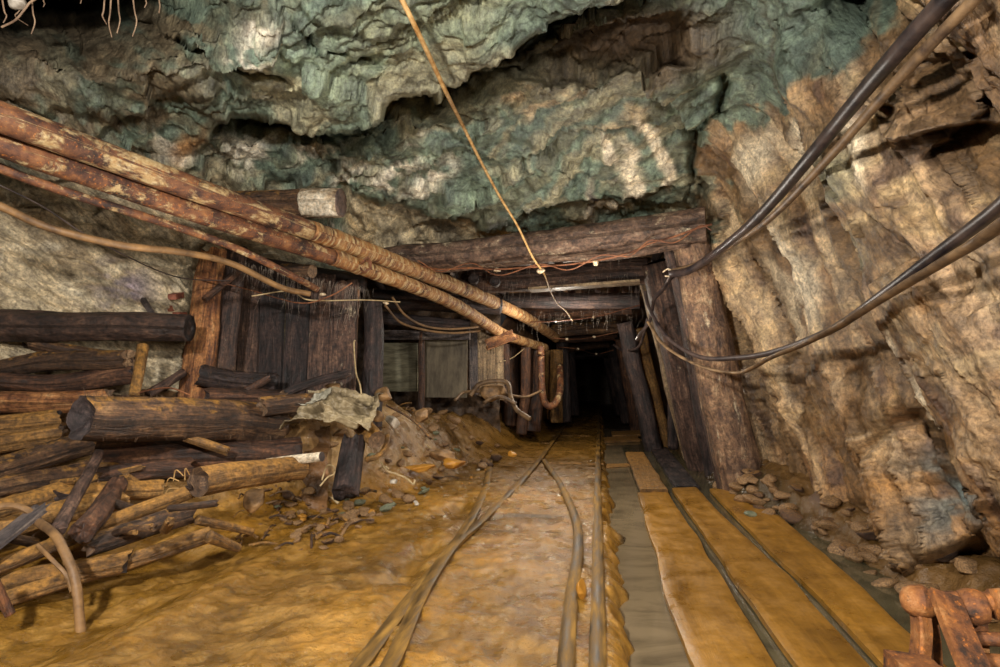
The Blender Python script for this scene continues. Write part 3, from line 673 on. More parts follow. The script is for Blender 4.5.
board2([(503, 516, 566, 518), (505, 513, 566, 515)], 'thin pale sleeper board showing through mud before the switch rail', seed=8, mat=W_PALE, group=None, z=.052, n=6, nm='sleeper_board')
board2([(604, 468, 636, 466), (604, 464, 634, 463)], 'small light board at the start of the channel water, left of the far plank', seed=9, mat=W_OCHRE, group=None, z=-.03, n=6, nm='cross_board')
for i, Y in enumerate((7.4, 8.6, 9.9, 11.3, 13)):
    o = sweep('railway_sleeper', rect(.16, .08, 6, 2), [(-1.15, Y, -.005), (.05, Y+.03, -.01)], W_OCHRE, n=16, amp=.06, seed=i)
    T(o, ['nearest', 'second', 'third', 'fourth', 'farthest'][i]+' muddy sleeper crossing under the rails inside the tunnel mouth', 'sleeper', 'sleepers inside the tunnel')

# ------------------------------------------------------------------ timber sets
def cutend(o_, c, d, r, mat, seed=0):
    "sawn face of a log, as a part"
    d = Vector(d).normalized(); return sweep('cut_end', circ(r, 20), [Vector(c)-d*.002, Vector(c)+d*.012], mat, parent=o_, n=3, amp=.07, seed=seed)
a, b = W(385, 260, 6.2), W(706, 226, 5.5)
o = log('cap_beam', a, b, .125, W_CAP, .15, amp=.13, seed=3, warp=.03, n=70, segs=28, endmat=W_END); T(o, 'thick crusted log beam across the tunnel mouth, just under the green roof', 'beam')
a, b = W(405, 273, 6.4), W(690, 246, 5.6)
o = log('cap_plank', a, b, .055, W_CAP, .05, amp=.14, seed=8, warp=.03, n=50, fx=1.2, fy=.8); T(o, 'thinner flat timber directly beneath the thick crusted cap beam', 'beam')
o = log('cap_beam', W(425, 284, 7.4), W(648, 271, 7.1), .15, W_PUR, .15, amp=.1, seed=13, warp=.02, n=50, endmat=W_ENDD); T(o, 'dark wet second cap beam hung with threads, behind the crusted one', 'beam')
o = sweep('lagging_board', rect(.22, .03), [W(530, 290, 7.0), W(640, 282, 6.9)], W_PALE, n=20, amp=.05, seed=4); T(o, 'light narrow board under the right half of the second cap beam', 'board')
# roof lagging poles over the tunnel mouth and deeper caps
for i, (x0, y0, x1, y1, Y, r, m, lb) in enumerate([
 (505, 301, 640, 300, 8.6, .11, W_BLACK, 'black soaked cap beam, third from the tunnel mouth'),
 (515, 314, 632, 309, 10.0, .10, W_RED, 'dark red-brown cap beam above the pale insulators'),
 (552, 331, 622, 327, 11.6, .12, W_BROWN, 'brown round cap beam in mid tunnel, its end cut square'),
 (556, 340, 618, 336, 13.2, .08, W_RED, 'thin dark cap beam in mid tunnel below the brown round one'),
 (566, 348, 610, 343, 15.6, .12, W_BROWN, 'small reddish cap beam far inside the tunnel, with a bright end'),
 (572, 356, 612, 353, 19, .12, W_BLACK, 'farthest cap beam seen before the black depth')]):
    T(log('cap_beam', W(x0, y0, Y+.15), W(x1, y1, Y-.1), r, m, amp=.1, seed=20+i, n=30, endmat=W_END), lb, 'beam', 'cap beams inside the tunnel')
for i, x in enumerate(np.linspace(-.75, .95, 8)):
    T(log('roof_pole', (x, 6.3, 2.52+.03*math.sin(i*3)), (x*.8+.05, 9.4, 2.38+.03*math.cos(i*2)), .055, [W_BLACK, W_RED, W_PUR][i % 3], amp=.12, seed=60+i, n=26, segs=12),
      'dark lagging pole along the tunnel roof above the cap beams, '+['first', 'second', 'third', 'fourth', 'fifth', 'sixth', 'seventh', 'last'][i]+' from the left', 'pole', 'roof lagging poles')
def post(x0, y0, Y0, x1, y1, Y1, r, m, lb, seed=0, r1=None, fx=1, fy=1, em=None, grp=None, jag=(0, .0), nm='timber_post', amp=.11):
    a, b = W(x0, y0, Y0), W(x1, y1, Y1)
    d = (a-b).normalized(); a = a+d*(.35 if nm == 'timber_post' and y0 < 430 else .12)
    o = log(nm, a, b, r, m, r1, amp=amp, seed=seed, n=44, fx=fx, fy=fy, endmat=em, jag=jag, warp=.03)
    return T(o, lb, 'post', grp)
GRT = 'right-hand tunnel posts'; GLT = 'left-hand tunnel posts'
post(742, 484, 6.05, 690, 238, 5.72, .19, W_POST, 'big leaning barked post under the right end of the crusted cap beam', 5, .15, grp=GRT, fx=1.1, fy=.9)
post(722, 478, 6.1, 669, 246, 5.8, .06, W_PUR, 'slim pole leaning against the left side of the big barked post', 6, .05, grp=GRT)
post(703, 458, 7.6, 655, 262, 7.0, .19, W_PUR, 'grey-brown split post under the dark second cap beam, behind the slim pole', 7, .17, grp=GRT)
post(686, 452, 8.0, 640, 275, 7.6, .05, W_PALE, 'thin pale stake on the left edge of the grey-brown split post', 8, .04, grp=GRT)
post(651, 444, 9.6, 625, 322, 9.3, .13, W_BLACK, 'shiny dark round post standing in the dark water at right', 9, .12, grp=GRT)
post(664, 440, 10, 640, 328, 9.6, .10, W_OCHRE, 'ochre post just right of the shiny dark round one', 10, .09, grp=GRT)
post(672, 440, 8.8, 668, 300, 8.4, .07, W_BLACK, 'black pole in the gap right of the ochre post', 41, .06, grp=GRT)
post(636, 420, 13.4, 622, 338, 12.8, .14, W_RED, 'red-brown post with a pale foot, left of the shiny dark one', 11, .13, grp=GRT)
post(625, 410, 16.5, 611, 343, 15.8, .15, W_BLACK, 'narrow black post deep in the tunnel, right of the rails', 12, .14, grp=GRT)
post(618, 404, 20, 606, 350, 19, .16, W_BLACK, 'farthest right-hand post at the edge of the black depth', 13, .15, grp=GRT)
post(688, 300, 7.3, 672, 250, 7.0, .07, W_BLACK, 'short dark strut in the upper corner behind the slim pole', 14, .06, grp=GRT)
for i, (x0, x1) in enumerate([(716, 690), (728, 700)]):
    post(x0-4, 470, 7.0+i*.2, x1-10, 275, 6.7, .09, W_BLACK, ['soaked black', 'second soaked black'][i]+' lagging pole against the rock, seen between the two big right posts', 15+i, .08, grp=GRT)
# left side of the tunnel
post(523, 412, 9.6, 527, 343, 9.5, .085, W_RED, 'reddish round post on the left, right of the light boards', 31, .08, grp=GLT)
post(512, 404, 10, 511, 344, 9.9, .12, W_RED, 'dull red-brown post left of the reddish round post', 32, .11, grp=GLT)
post(535, 410, 9.9, 538, 350, 10, .13, W_RED, 'wide brown post between the reddish post and the bent pipe', 33, .12, grp=GLT)
post(556, 404, 11.6, 556, 350, 11.6, .12, W_OCHRE, 'orange-brown post behind the bent pipe', 34, .12, grp=GLT)
post(551, 402, 12.6, 549, 350, 12.4, .11, W_OCHRE, 'narrow ochre post in the loop of the bent pipe', 35, .10, grp=GLT)
post(565, 405, 12.6, 561, 342, 12.5, .13, W_BLACK, 'black post with hanging rags at the left edge of the tunnel depth', 36, .12, grp=GLT)
post(573, 402, 16, 570, 350, 16, .14, W_BLACK, 'far black left-hand post next to the black depth', 37, .13, grp=GLT)
# light vertical lagging boards left of the tunnel
for i, (x, w_, y0, y1, m) in enumerate([(474, .12, 333, 384, W_GREY), (482, .14, 331, 386, W_PALE), (491, .13, 333, 388, W_PALE), (500, .12, 338, 390, W_PALE), (466, .05, 337, 378, W_ORANGE), (507, .10, 344, 392, W_RED)]):
    a, b = W(x, y1+10, 8.4+i*.1), W(x-1, y0, 8.4+i*.1)
    T(sweep('lagging_board', rect(w_, .035), [a, b], m, n=20, amp=.07, seed=i, jag=(.03, .05), up=(0, 1, 0)), ['grey weathered board, first', 'pale upright board, second', 'pale upright board, third', 'pale upright board, fourth', 'thin orange-brown stake leaning before the first', 'red-brown board at the right end'][i]+' of the upright row beside the chamber', 'board', 'upright lagging boards beyond the pipes')
o = sweep('broken_board', rect(.15, .03), [W(487, 345, 8.25), W(513, 335, 8.3)], W_ORANGE, n=14, amp=.1, jag=(.06, .1), seed=3, up=(0, 1, 0)); T(o, 'small orange splintered board jutting out under the pipes', 'board')
# side chamber: whitewashed panels between dark frame posts
def slab(name, x0, y0, x1, y1, Y, th, mat, label, cat, seed=0, Y1=None, group=None):
    a = W(x0, (y0+y1)/2, Y); b = W(x1, (y0+y1)/2, Y1 or Y); h = abs(y1-y0)/F*Y
    o = sweep(name, rect(th, h, 2, 8), [a, b], mat, n=16, amp=.01, seed=seed); return T(o, label, cat, group)
slab('wall_panel', 377, 342, 418, 392, 8.2, .03, PANEL, 'pale grimy whitewashed panel at left in the side chamber', 'panel', 1)
slab('wall_panel', 425, 338, 467, 398, 8.1, .03, PANEL2, 'larger grey-brown panel at right in the side chamber', 'panel', 2)
post(422, 400, 7.9, 422, 332, 7.9, .045, W_RED, 'dark brown square post between the two side chamber panels', 43)
slab('chamber_beam', 376, 330, 470, 340, 7.9, .08, W_GREY, 'horizontal dark timber above the side chamber panels', 'beam', 3)
T(log('chamber_log', W(375, 318, 7.4), W(470, 325, 7.6), .08, W_BLACK, seed=71), 'black log along the top of the side chamber opening', 'log')
T(log('chamber_log', W(372, 300, 7.2), W(500, 305, 7.9), .12, W_BLACK, seed=72), 'thick black log crossing above the side chamber, behind the pipes', 'log')
for i in range(7):
    T(log('roof_pole', W(368+i*21, 268+i*2, 6.9), W(385+i*20, 292, 9.0), .06, W_BLACK, seed=73+i, n=20, segs=12), 'black pole of the side chamber roof, '+['first', 'second', 'third', 'fourth', 'fifth', 'sixth', 'last'][i]+' from the left', 'pole', 'side chamber roof poles')

# left timber bulkhead
post(196, 400, 4.75, 214, 250, 5.0, .13, W_ORANGE, 'bright orange-brown split post with a dark rotten streak, in front of the boarding', 51, .10, fx=1.15, fy=.8, jag=(0, .08), em=W_END, amp=.17)
post(219, 398, 4.95, 236, 248, 5.2, .085, W_PUR, 'purple-brown post just right of the bright orange one', 52, .08, fx=1.3, fy=.8, jag=(0, .06), amp=.16)
xs_ = [238, 262, 287, 312, 336, 358]; tops = [262, 264, 268, 276, 280]
for i in range(5):
    a, b = W((xs_[i]+xs_[i+1])/2-5, 402, 5.35), W((xs_[i]+xs_[i+1])/2, tops[i], 5.6)
    o = sweep('bulkhead_board', rect(.235, .05, 8, 2), [a, b], [W_PUR, W_BLACK, W_BLACK, W_PUR, W_PUR][i], n=50, amp=.05, seed=80+i, jag=(.03, .07), warp=.01, up=(0, 1, 0))
    T(o, 'wet dark upright board of the bulkhead, '+['first, beside the purple-brown post', 'second from the left', 'in the middle', 'second from the right', 'last at right, with a paler edge'][i], 'board', 'upright bulkhead boards')
post(372, 398, 5.6, 374, 302, 5.75, .10, W_BLACK, 'dark brown post right of the boarding with a pale chip near its top', 53, .09, amp=.14)
post(352, 398, 5.5, 357, 290, 5.6, .035, W_ORANGE, 'thin light-edged stake at the right end of the boarding', 55, .03)
o = log('roof_log', W(205, 206, 4.75), W(322, 203, 4.75), .115, W_BROWN, seed=56, amp=.12, endmat=W_END, hollow=.1, n=40, warp=0); T(o, 'short thick log under the roof at upper left, its right end whitened', 'log')
sweep('whitened_end', circ(.118, 24), [W(303, 203, 4.75), W(333, 203, 4.75), W(341, 203, 4.75)], W_WHITE, parent=o, endmat=W_ENDD, n=24, jag=(.07, 0), amp=.1, seed=56, freq=(2.4, 2.2), rads=[1.07, 1.08, 1.02])['label'] = 'lime-whitened log end'
o = log('hanging_log', W(283, 269, 4.9), W(312, 272, 4.8), .055, W_BROWN, seed=57, amp=.14, endmat=W_END); T(o, 'small fuzzy log stub hanging just below the lower big pipe', 'log')
o = log('lintel_log', W(235, 262, 5.5), W(365, 283, 5.75), .09, W_BLACK, seed=58, amp=.1); T(o, 'black log resting along the top of the bulkhead boards', 'log')
T(log('brace_timber', W(183, 372, 4.6), W(148, 394, 4.3), .035, W_PUR, seed=59), 'short purple-brown brace slanting down left of the orange post', 'stick')
T(log('brace_timber', W(205, 300, 4.8), W(238, 272, 5.0), .03, W_RED, seed=159, jag=(.02, .04)), 'splintered red-brown stick lodged across the tops of the two left posts', 'stick')

# ------------------------------------------------------------------ pipes and hoses
def pipe_through(name, spec, r, mats, label, seed):
    "spec: (px, py, Y)"
    pts = [W(*s) for s in spec]; C_ = spline(pts, 120); V = None; cut = int(120*(5.2 if len(pts) > 10 else 5.6)/(len(pts)-1)) if len(pts) > 9 else 62
    o = sweep(name, circ(r, 28), C_[:cut], mats[0], n=90, amp=.05, freq=(1.5, 5), seed=seed); T(o, label, 'pipe', 'big pipes along the left wall')
    p = sweep('crusted_section', circ(r*1.05, 26), C_[cut-1:], mats[1], parent=o, n=170, amp=.13, freq=(1.2, 16), seed=seed); p['label'] = 'pale lime-ringed far section'
    return o
pipe_through('steel_pipe', [(-520, -75, 1.45), (-160, 58, 2.1), (0, 117, 2.5), (100, 154, 2.95), (200, 191, 3.5), (300, 227, 4.35), (363, 250, 5.15), (450, 284, 6.7), (486, 299, 7.5), (528, 319, 9.2), (556, 338, 10.9)], .078, (R_PIPE, R_PIPEC), 'upper thick rusty pipe with pale scale patches, crossing the upper left', 1)
pipe_through('steel_pipe', [(-520, -50, 1.5), (-160, 76, 2.2), (0, 144, 2.6), (100, 179, 3.05), (200, 214, 3.6), (300, 247, 4.4), (363, 268, 5.15), (450, 302, 6.7), (506, 335, 8.6), (545, 348, 10.2)], .067, (R_PIPE2, R_PIPEC), 'lower darker rusty pipe running close beneath the upper one', 2)
def clear(s, r, f=.96):
    "a point in front of the rock: on the given distance or just off the rock face"
    inside = 352 < s[0] < 704 and s[1] > 255
    return W(s[0], s[1], s[2] if inside else min(s[2], surf(s[0], s[1])*f-r))
def hug(spec, r, f=.96):
    "points of a hanging cable kept in front of the rock all along its run"
    if len(spec) < 5 or abs(spec[0][0]-spec[-1][0]) < 90: return [clear(s, r, f) for s in spec]
    D_ = spline(spec, 48); lim = np.array([99. if (352 < x < 704 and y > 255) else surf(x, y)*f-r for x, y, Y in D_])
    Yc = np.minimum(D_[:, 2], lim); Ym = np.array([Yc[max(i-2, 0):i+3].min() for i in range(48)])
    Ys = np.convolve(np.pad(Ym, 2, 'edge'), np.ones(5)/5, 'valid')
    return [W(x, y, min(Y, l)) for (x, y, _), Y, l in zip(D_, Ys, lim)]
def cab(name, spec, r, mat, label, cat='cable', **k):
    grp = k.pop('group', None); o = cable(name, hug(spec, r), r, mat, **k); return T(o, label, cat, grp)
cab('muddy_hose', [(-60, 140, 2.6), (0, 168, 2.8), (60, 190, 3.0), (120, 209, 3.3), (180, 228, 3.7), (240, 250, 4.1), (300, 280, 4.6), (318, 290, 4.8)], .027, R_PIPE2, 'rust-brown hose below the big pipes, uppermost of the two hoses', 'hose', segs=14, amp=.05)
cab('muddy_hose', [(-60, 180, 2.6), (0, 206, 2.8), (50, 228, 3.0), (120, 245, 3.3), (180, 252, 3.7), (230, 263, 4.1), (280, 287, 4.5), (310, 294, 4.8)], .023, HOSE, 'thick ochre hose sagging past the bright orange post', 'hose', segs=14, amp=.05)
cab('thin_wire', [(-20, 176, 2.6), (40, 205, 3.0), (90, 237, 3.4), (170, 275, 4.4), (230, 281, 4.8)], .005, RUB, 'thin dark wire dropping across between the two hoses', 'wire')
cab('thin_wire', [(196, 276, 4.7), (250, 290, 4.8), (300, 303, 4.8), (330, 296, 4.8), (352, 283, 5.0)], .006, R_WIRE, 'rusty wire tied to the lower pipe, hanging in front of the boarding', 'wire')
cab('thin_wire', [(252, 296, 4.7), (290, 291, 4.8), (310, 300, 4.8), (365, 300, 5.4), (400, 302, 6.0)], .006, PALEROPE, 'pale wire running right from the tops of the left posts', 'wire')
o = cab('wire_knot', [(362, 262, 5.0), (368, 258, 5.0), (371, 266, 5.0), (364, 272, 5.0), (360, 265, 5.02), (368, 261, 4.98), (372, 270, 5.0)], .009, R_WIRE, 'rusty wire knot wound round the lower big pipe', 'wire')
for i, (x, y) in enumerate([(323, 294), (386, 303), (300, 293)]):
    T(stone('ceramic_insulator', W(x, y, 4.8+.6*(i == 1)), (.035, .02, .018), BULB, i, 2), ['pale insulator hanging on the rusty wire before the boarding', 'small chipped insulator on the pale wire right of the boarding', 'pale knob at the bend of the rusty wire near the hose end'][i], 'insulator')
def hangloop(pts, lb, r=.014, m=HOSE): return cab('sagging_cable', pts, r, m, lb)
hangloop([(392, 297, 6.2), (405, 315, 6.4), (425, 326, 6.8), (450, 329, 7.2), (478, 327, 7.6)], 'upper tan cable sagging above the whitewashed panels')
hangloop([(385, 305, 6.2), (400, 322, 6.4), (425, 330, 6.8), (452, 333, 7.2), (480, 331, 7.6)], 'lower tan cable sagging above the whitewashed panels')
hangloop([(500, 362, 8.6), (512, 358, 9.2), (525, 348, 9.45)], 'thin pale wire across the red-brown left posts', .006, PALEROPE)
# bent pipe on the left tunnel side
cab('bent_pipe', [(541, 346, 9.2), (541, 360, 9.2), (542, 390, 9.2), (545, 403, 9.25), (551, 406, 9.3), (557, 401, 9.4), (560, 390, 9.6), (560, 366, 10.2)], .055, R_PIPE2, 'rusty U-bent pipe standing on the left side of the tunnel', 'pipe', segs=16, n=80)
for i, sp in enumerate([[(470, 396, 7.4), (480, 384, 7.5), (498, 381, 7.6), (508, 384, 7.6), (511, 398, 7.5), (517, 410, 7.4), (530, 419, 7.3)],
   [(455, 400, 7.2), (465, 392, 7.4), (485, 392, 7.6), (505, 394, 7.8), (525, 397, 8.2), (541, 391, 8.8)],
   [(484, 403, 7.2), (492, 398, 7.3), (502, 397, 7.4), (516, 404, 7.4)]]):
    cab('fallen_hose', sp, [.03, .018, .022][i], RUB2, ['thick dusty hose arching over debris left of the reddish post', 'thin cable lying along the foot of the left posts', 'short grey hose piece below the arching hose'][i], 'hose', segs=10)

# cables on the right wall
c1 = [(1010, -62, 2.2), (945, 0, 2.6), (880, 72, 3.1), (820, 145, 3.8), (765, 210, 4.6), (725, 246, 5.2), (690, 270, 5.6), (670, 274, 5.75)]
c1 = [(1180, -300, 1.55), (1080, -150, 1.85)]+c1
cab('thick_cable', c1, .033, RUB, 'thick black cable slanting from the top right corner, left one of the pair', segs=14, n=90, amp=.04, group='upper right cable pair')
cab('thick_cable', [(1230, -300, 1.5), (1130, -160, 1.85), (1050, -70, 2.25), (980, -6, 2.6), (905, 72, 3.1), (836, 150, 3.8), (775, 214, 4.6), (735, 243, 5.2), (700, 263, 5.6), (672, 271, 5.78)], .020, RUB2, 'dusty brown-edged cable slanting from the top right corner, right one of the pair', segs=14, n=90, amp=.05, group='upper right cable pair')
c3 = [(1300, -60, 1.6), (1160, 60, 2.0), (1060, 150, 2.4), (1000, 206, 2.8), (940, 252, 3.2), (880, 297, 3.6), (840, 325, 3.9), (806, 341, 4.2), (770, 353, 4.6), (735, 358, 5.0), (700, 357, 5.5), (668, 338, 5.9), (650, 310, 6.2), (645, 292, 6.4)]
cab('thick_cable', c3, .024, RUB, 'smooth black lower cable crossing the right wall to the second post', segs=12, n=110, amp=.04, group='lower right cable pair', taper=(1.1, .7))
c4 = [(1310, -40, 1.62), (1165, 82, 2.05), (1060, 170, 2.45), (1000, 226, 2.8), (940, 264, 3.15), (890, 294, 3.55), (845, 322, 3.85), (806, 343, 4.2), (772, 357, 4.5), (752, 368, 4.8), (735, 373, 5.0), (700, 366, 5.5), (665, 346, 5.9), (648, 322, 6.2)]
o = sweep('twisted_cable', circ(.02, 12, 1.25, .8), hug(c4, .03, .94), RUB2, n=220, amp=.1, freq=(1, 12), seed=4, taper=(1.1, .7)); T(o, 'twisted rust-brown cable winding around the smooth lower one', 'cable', 'lower right cable pair')
cab('cable_tail', [(672, 274, 5.7), (664, 288, 6.0), (654, 300, 6.2), (650, 320, 6.4), (641, 333, 6.5), (637, 340, 6.6)], .018, RUB, 'frayed cable tail hanging down behind the slim pole', n=40, amp=.15)
o = cab('wire_hook', [(663, 272, 5.75), (668, 269, 5.7), (672, 272, 5.68), (670, 276, 5.7), (665, 276, 5.72)], .007, BULB, 'pale wire hook holding the upper cable pair at the slim pole', 'hook')
cab('loop_cable', [(648, 318, 8), (640, 345, 8.6), (630, 350, 9.2), (622, 350, 9.6), (614, 345, 10)], .02, RUB, 'black cable drooping across the inner right posts', n=40)
# rusty garland with insulators along the cap beam
gp = [(418, 266, 6.0), (440, 270, 5.95), (470, 268, 5.85), (500, 270, 5.8), (540, 267, 5.68), (570, 265, 5.62), (600, 261, 5.56), (630, 254, 5.5), (650, 245, 5.42), (675, 238, 5.36), (700, 229, 5.3), (712, 226, 5.3)]
cab('rusty_wire', gp, .009, R_WIRE, 'rusty wire strung along the front of the crusted cap beam', 'wire', n=120, warp=.02, amp=.2)
cab('rusty_wire', [(x, y+(4 if i % 2 else -4), Y-.02) for i, (x, y, Y) in enumerate(gp)], .006, R_WIRE, 'second finer rusty wire twined loosely round the one on the cap beam', 'wire', n=120, warp=.04, seed=4)
for i, (x, y, Y, s) in enumerate([(497, 270, 5.78, 1.2), (541, 271, 5.65, 1.4), (596, 263, 5.54, 1.3), (556, 321, 8, .8), (594, 317, 8, .9), (578, 349, 12, 1.1), (596, 354, 14, 1.1), (594, 337, 11, 1.1), (567, 339, 10, 1.1)]):
    T(stone('ceramic_insulator', W(x, y, Y), (.032*s, .026*s, .022*s), BULB, i+9, 2, cuts=4), ['chalky insulator on the rusty wire, left of the hanging cord', 'chalky insulator tied at the lower end of the hanging cord', 'chalky insulator on the rusty wire, right of the hanging cord', 'pale insulator on the inner wire, left one', 'pale insulator on the inner wire, right one', 'tiny pale insulator deep in the tunnel, upper left', 'tiny pale insulator deep in the tunnel, farthest', 'tiny pale insulator below the brown round cap beam', 'tiny pale insulator beside the pipe ends'][i], 'insulator', 'wire insulators')
cab('rusty_wire', [(530, 322, 8), (556, 321, 8), (594, 317, 8), (625, 309, 7.9), (640, 305, 7.9)], .008, R_WIRE, 'inner rusty wire across the tunnel carrying two pale insulators', 'wire')
cab('rusty_wire', [(552, 338, 10), (567, 339, 10), (580, 339, 10.5), (594, 337, 11), (618, 332, 11)], .008, R_WIRE, 'rusty wire across mid tunnel with two tiny insulators', 'wire')
cab('rusty_wire', [(558, 347, 12), (578, 349, 12), (596, 354, 14), (614, 350, 14)], .008, R_WIRE, 'rusty wire deep in the tunnel before the black depth', 'wire')
cab('ceiling_cord', [(392, -14, 3.3), (402, 0, 3.4), (425, 47, 3.9), (445, 90, 4.3), (462, 124, 4.7), (480, 160, 4.9), (500, 197, 5.2), (517, 225, 5.35), (532, 256, 5.55), (541, 269, 5.65)], .013, ROPE, 'long ochre cord hanging from the roof to the cap beam wire', 'cord', n=80, taper=(1.15, .7))
cab('ceiling_cord', [(541, 270, 5.68), (545, 276, 5.9), (550, 290, 6.8), (557, 303, 7.4), (566, 311, 7.8), (573, 321, 8.0)], .008, ROPE, 'thin continuation cord dangling below the cap beam wire', 'cord', n=30)
# roots hanging at the top left
for i, (x, y0, y1, dx) in enumerate([(6, 0, 22, 4), (35, -5, 34, 4), (98, -6, 24, -4), (112, -8, 38, -3), (120, -8, 34, 3), (135, -10, 36, 4), (147, -8, 8, 2), (159, -8, 14, 1), (78, -8, 2, 1), (46, -8, 7, 2), (16, -4, 26, -12)]):
    Y = 2.9+.05*i; o = cable('hanging_root', [W(x-dx*1.5, y0-110, Y), W(x-dx, y0-20, Y), W(x-dx*.5, y0+.4*(y1-y0), Y), W(x, y0+.7*(y1-y0), Y), W(x-dx, y1, Y)], .006, ROOT, n=24, warp=.03, seed=i, segs=6, taper=(1, .5)); T(o, 'pale thin root hanging from the unlit roof at top left', 'root', 'pale roots at the top left')
cab('hanging_root', [(0, 27, 2.9), (14, 20, 2.9), (24, 9, 2.9), (30, 2, 2.9), (45, -6, 2.9)], .006, ROOT, 'pale root curling sideways at the very top left corner', 'root', warp=.02)
T(stone('roof_stone', W(16, 2, 3.0), (.07, .05, .04), STONEW, 3, 3), 'pale stone caught among the roots at the top left corner', 'stone')

# ------------------------------------------------------------------ log pile at the left
GL = 'logs and branches of the left pile'
def nr(x, y, Y): return Y*(1-.18*float(sm(450, 540, y+.0*x))*float(sm(300, 200, x)))
def L(x0, y0, Y0, x1, y1, Y1, d, m, lb, d1=None, seed=0, em=None, cat='log', nm='pile_log', **k):
    Y0, Y1 = nr(x0, y0, Y0), nr(x1, y1, Y1)
    r = d/2/F*Y0; r1 = (d1 or d)/2/F*Y1
    k.setdefault('amp', .12); k.setdefault('warp', .03)
    return T(log(nm, W(x0, y0, Y0), W(x1, y1, Y1), r, m, r1, endmat=em, seed=seed, **k), lb, cat, GL)
L(-60, 323, 3.9, 190, 330, 4.35, 38, W_DARK, 'long dark brown log lying level across the top of the left pile', 30, 1, n=60)
o = L(78, 417, 3.1, 275, 424, 4.5, 50, W_BROWN, 'big bark-covered log with a dark rotten end, facing front left', 40, 2, W_ENDD, n=60, hollow=.45, amp=.13, jag=(.03, 0))
L(96, 460, 3.65, 300, 452, 4.4, 38, W_RED, 'dark mossy log under the big bark-covered log', 32, 3, n=50, amp=.16)
o = L(196, 484, 3.3, 300, 468, 3.9, 31, W_OCHRE, 'ochre log with a frayed hollow end, lying before the dark mossy log', 24, 4, W_END, hollow=.8, jag=(.015, 0), n=40, amp=.08)
for i in range(9):
    a = i*.7; p = W(191, 484, 3.28); q = p+Vector((math.cos(a)*.06, -.03, math.sin(a)*.06)); e = cable('frayed_fibre', [q, q+Vector((math.cos(a)*.03-.02, -.02, math.sin(a)*.03+.01)), q+Vector((math.cos(a)*.05-.03, -.01, -.03))], .0035, ROPE, parent=o, n=8, segs=5)
L(322, 457, 3.8, 268, 463, 3.9, 10, W_WHITE, 'smooth pale stick end poking right above the ochre log', 10, 5, nm='pale_stick', cat='stick', amp=.04, warp=.01, hollow=.9, em=W_ENDD)
L(-40, 581, 2.8, 190, 491, 3.5, 18, W_OCHRE, 'long straight muddy pole rising right to the frayed log', 15, 6, n=60, amp=.08)
L(-40, 615, 2.8, 210, 532, 3.6, 18, W_OCHRE, 'lowest muddy pole at the foot of the pile', 16, 7, n=60, amp=.1)
L(58, 530, 3.05, 96, 456, 3.3, 15, W_PUR, 'purple-brown stick standing slanted before the pile', 10, 8, amp=.15, cat='stick')
L(88, 532, 3.1, 122, 484, 3.4, 24, W_RED, 'stubby red-brown rotten log leaning right of the slanted stick', 18, 9, amp=.2, jag=(.04, .02))
o = T(sweep('broken_board', rect(.11, .02), [W(-25, 560, 2.3), W(44, 506, 2.55)], W_GREY, n=30, amp=.1, jag=(.02, .06), seed=5), 'dark grey broken board with a jagged end at the left edge', 'board', GL)
cab('curved_branch', [(37, 521, 2.5), (55, 535, 2.42), (66, 555, 2.38), (74, 575, 2.36), (78, 600, 2.35), (81, 634, 2.35)], .019, HOSE, 'curved bare branch arching down over the pile onto the mud', 'branch', n=40, amp=.1, segs=12, group=GL)
cab('curved_branch', [(38, 545, 2.45), (52, 560, 2.42), (66, 575, 2.42), (72, 592, 2.4)], .009, HOSE, 'thin twig under the curved bare branch', 'branch', n=30, amp=.1, group=GL)
cab('curved_branch', [(-20, 512, 2.45), (10, 506, 2.5), (30, 512, 2.52), (40, 523, 2.5)], .017, HOSE, 'muddy root bending in from the left edge above the grey board', 'branch', n=40, amp=.1, group=GL)
L(-8, 570, 2.6, 14, 614, 2.65, 11, W_ORANGE, 'orange-brown stub standing at the left edge below the grey board', 10, 10, cat='stick')
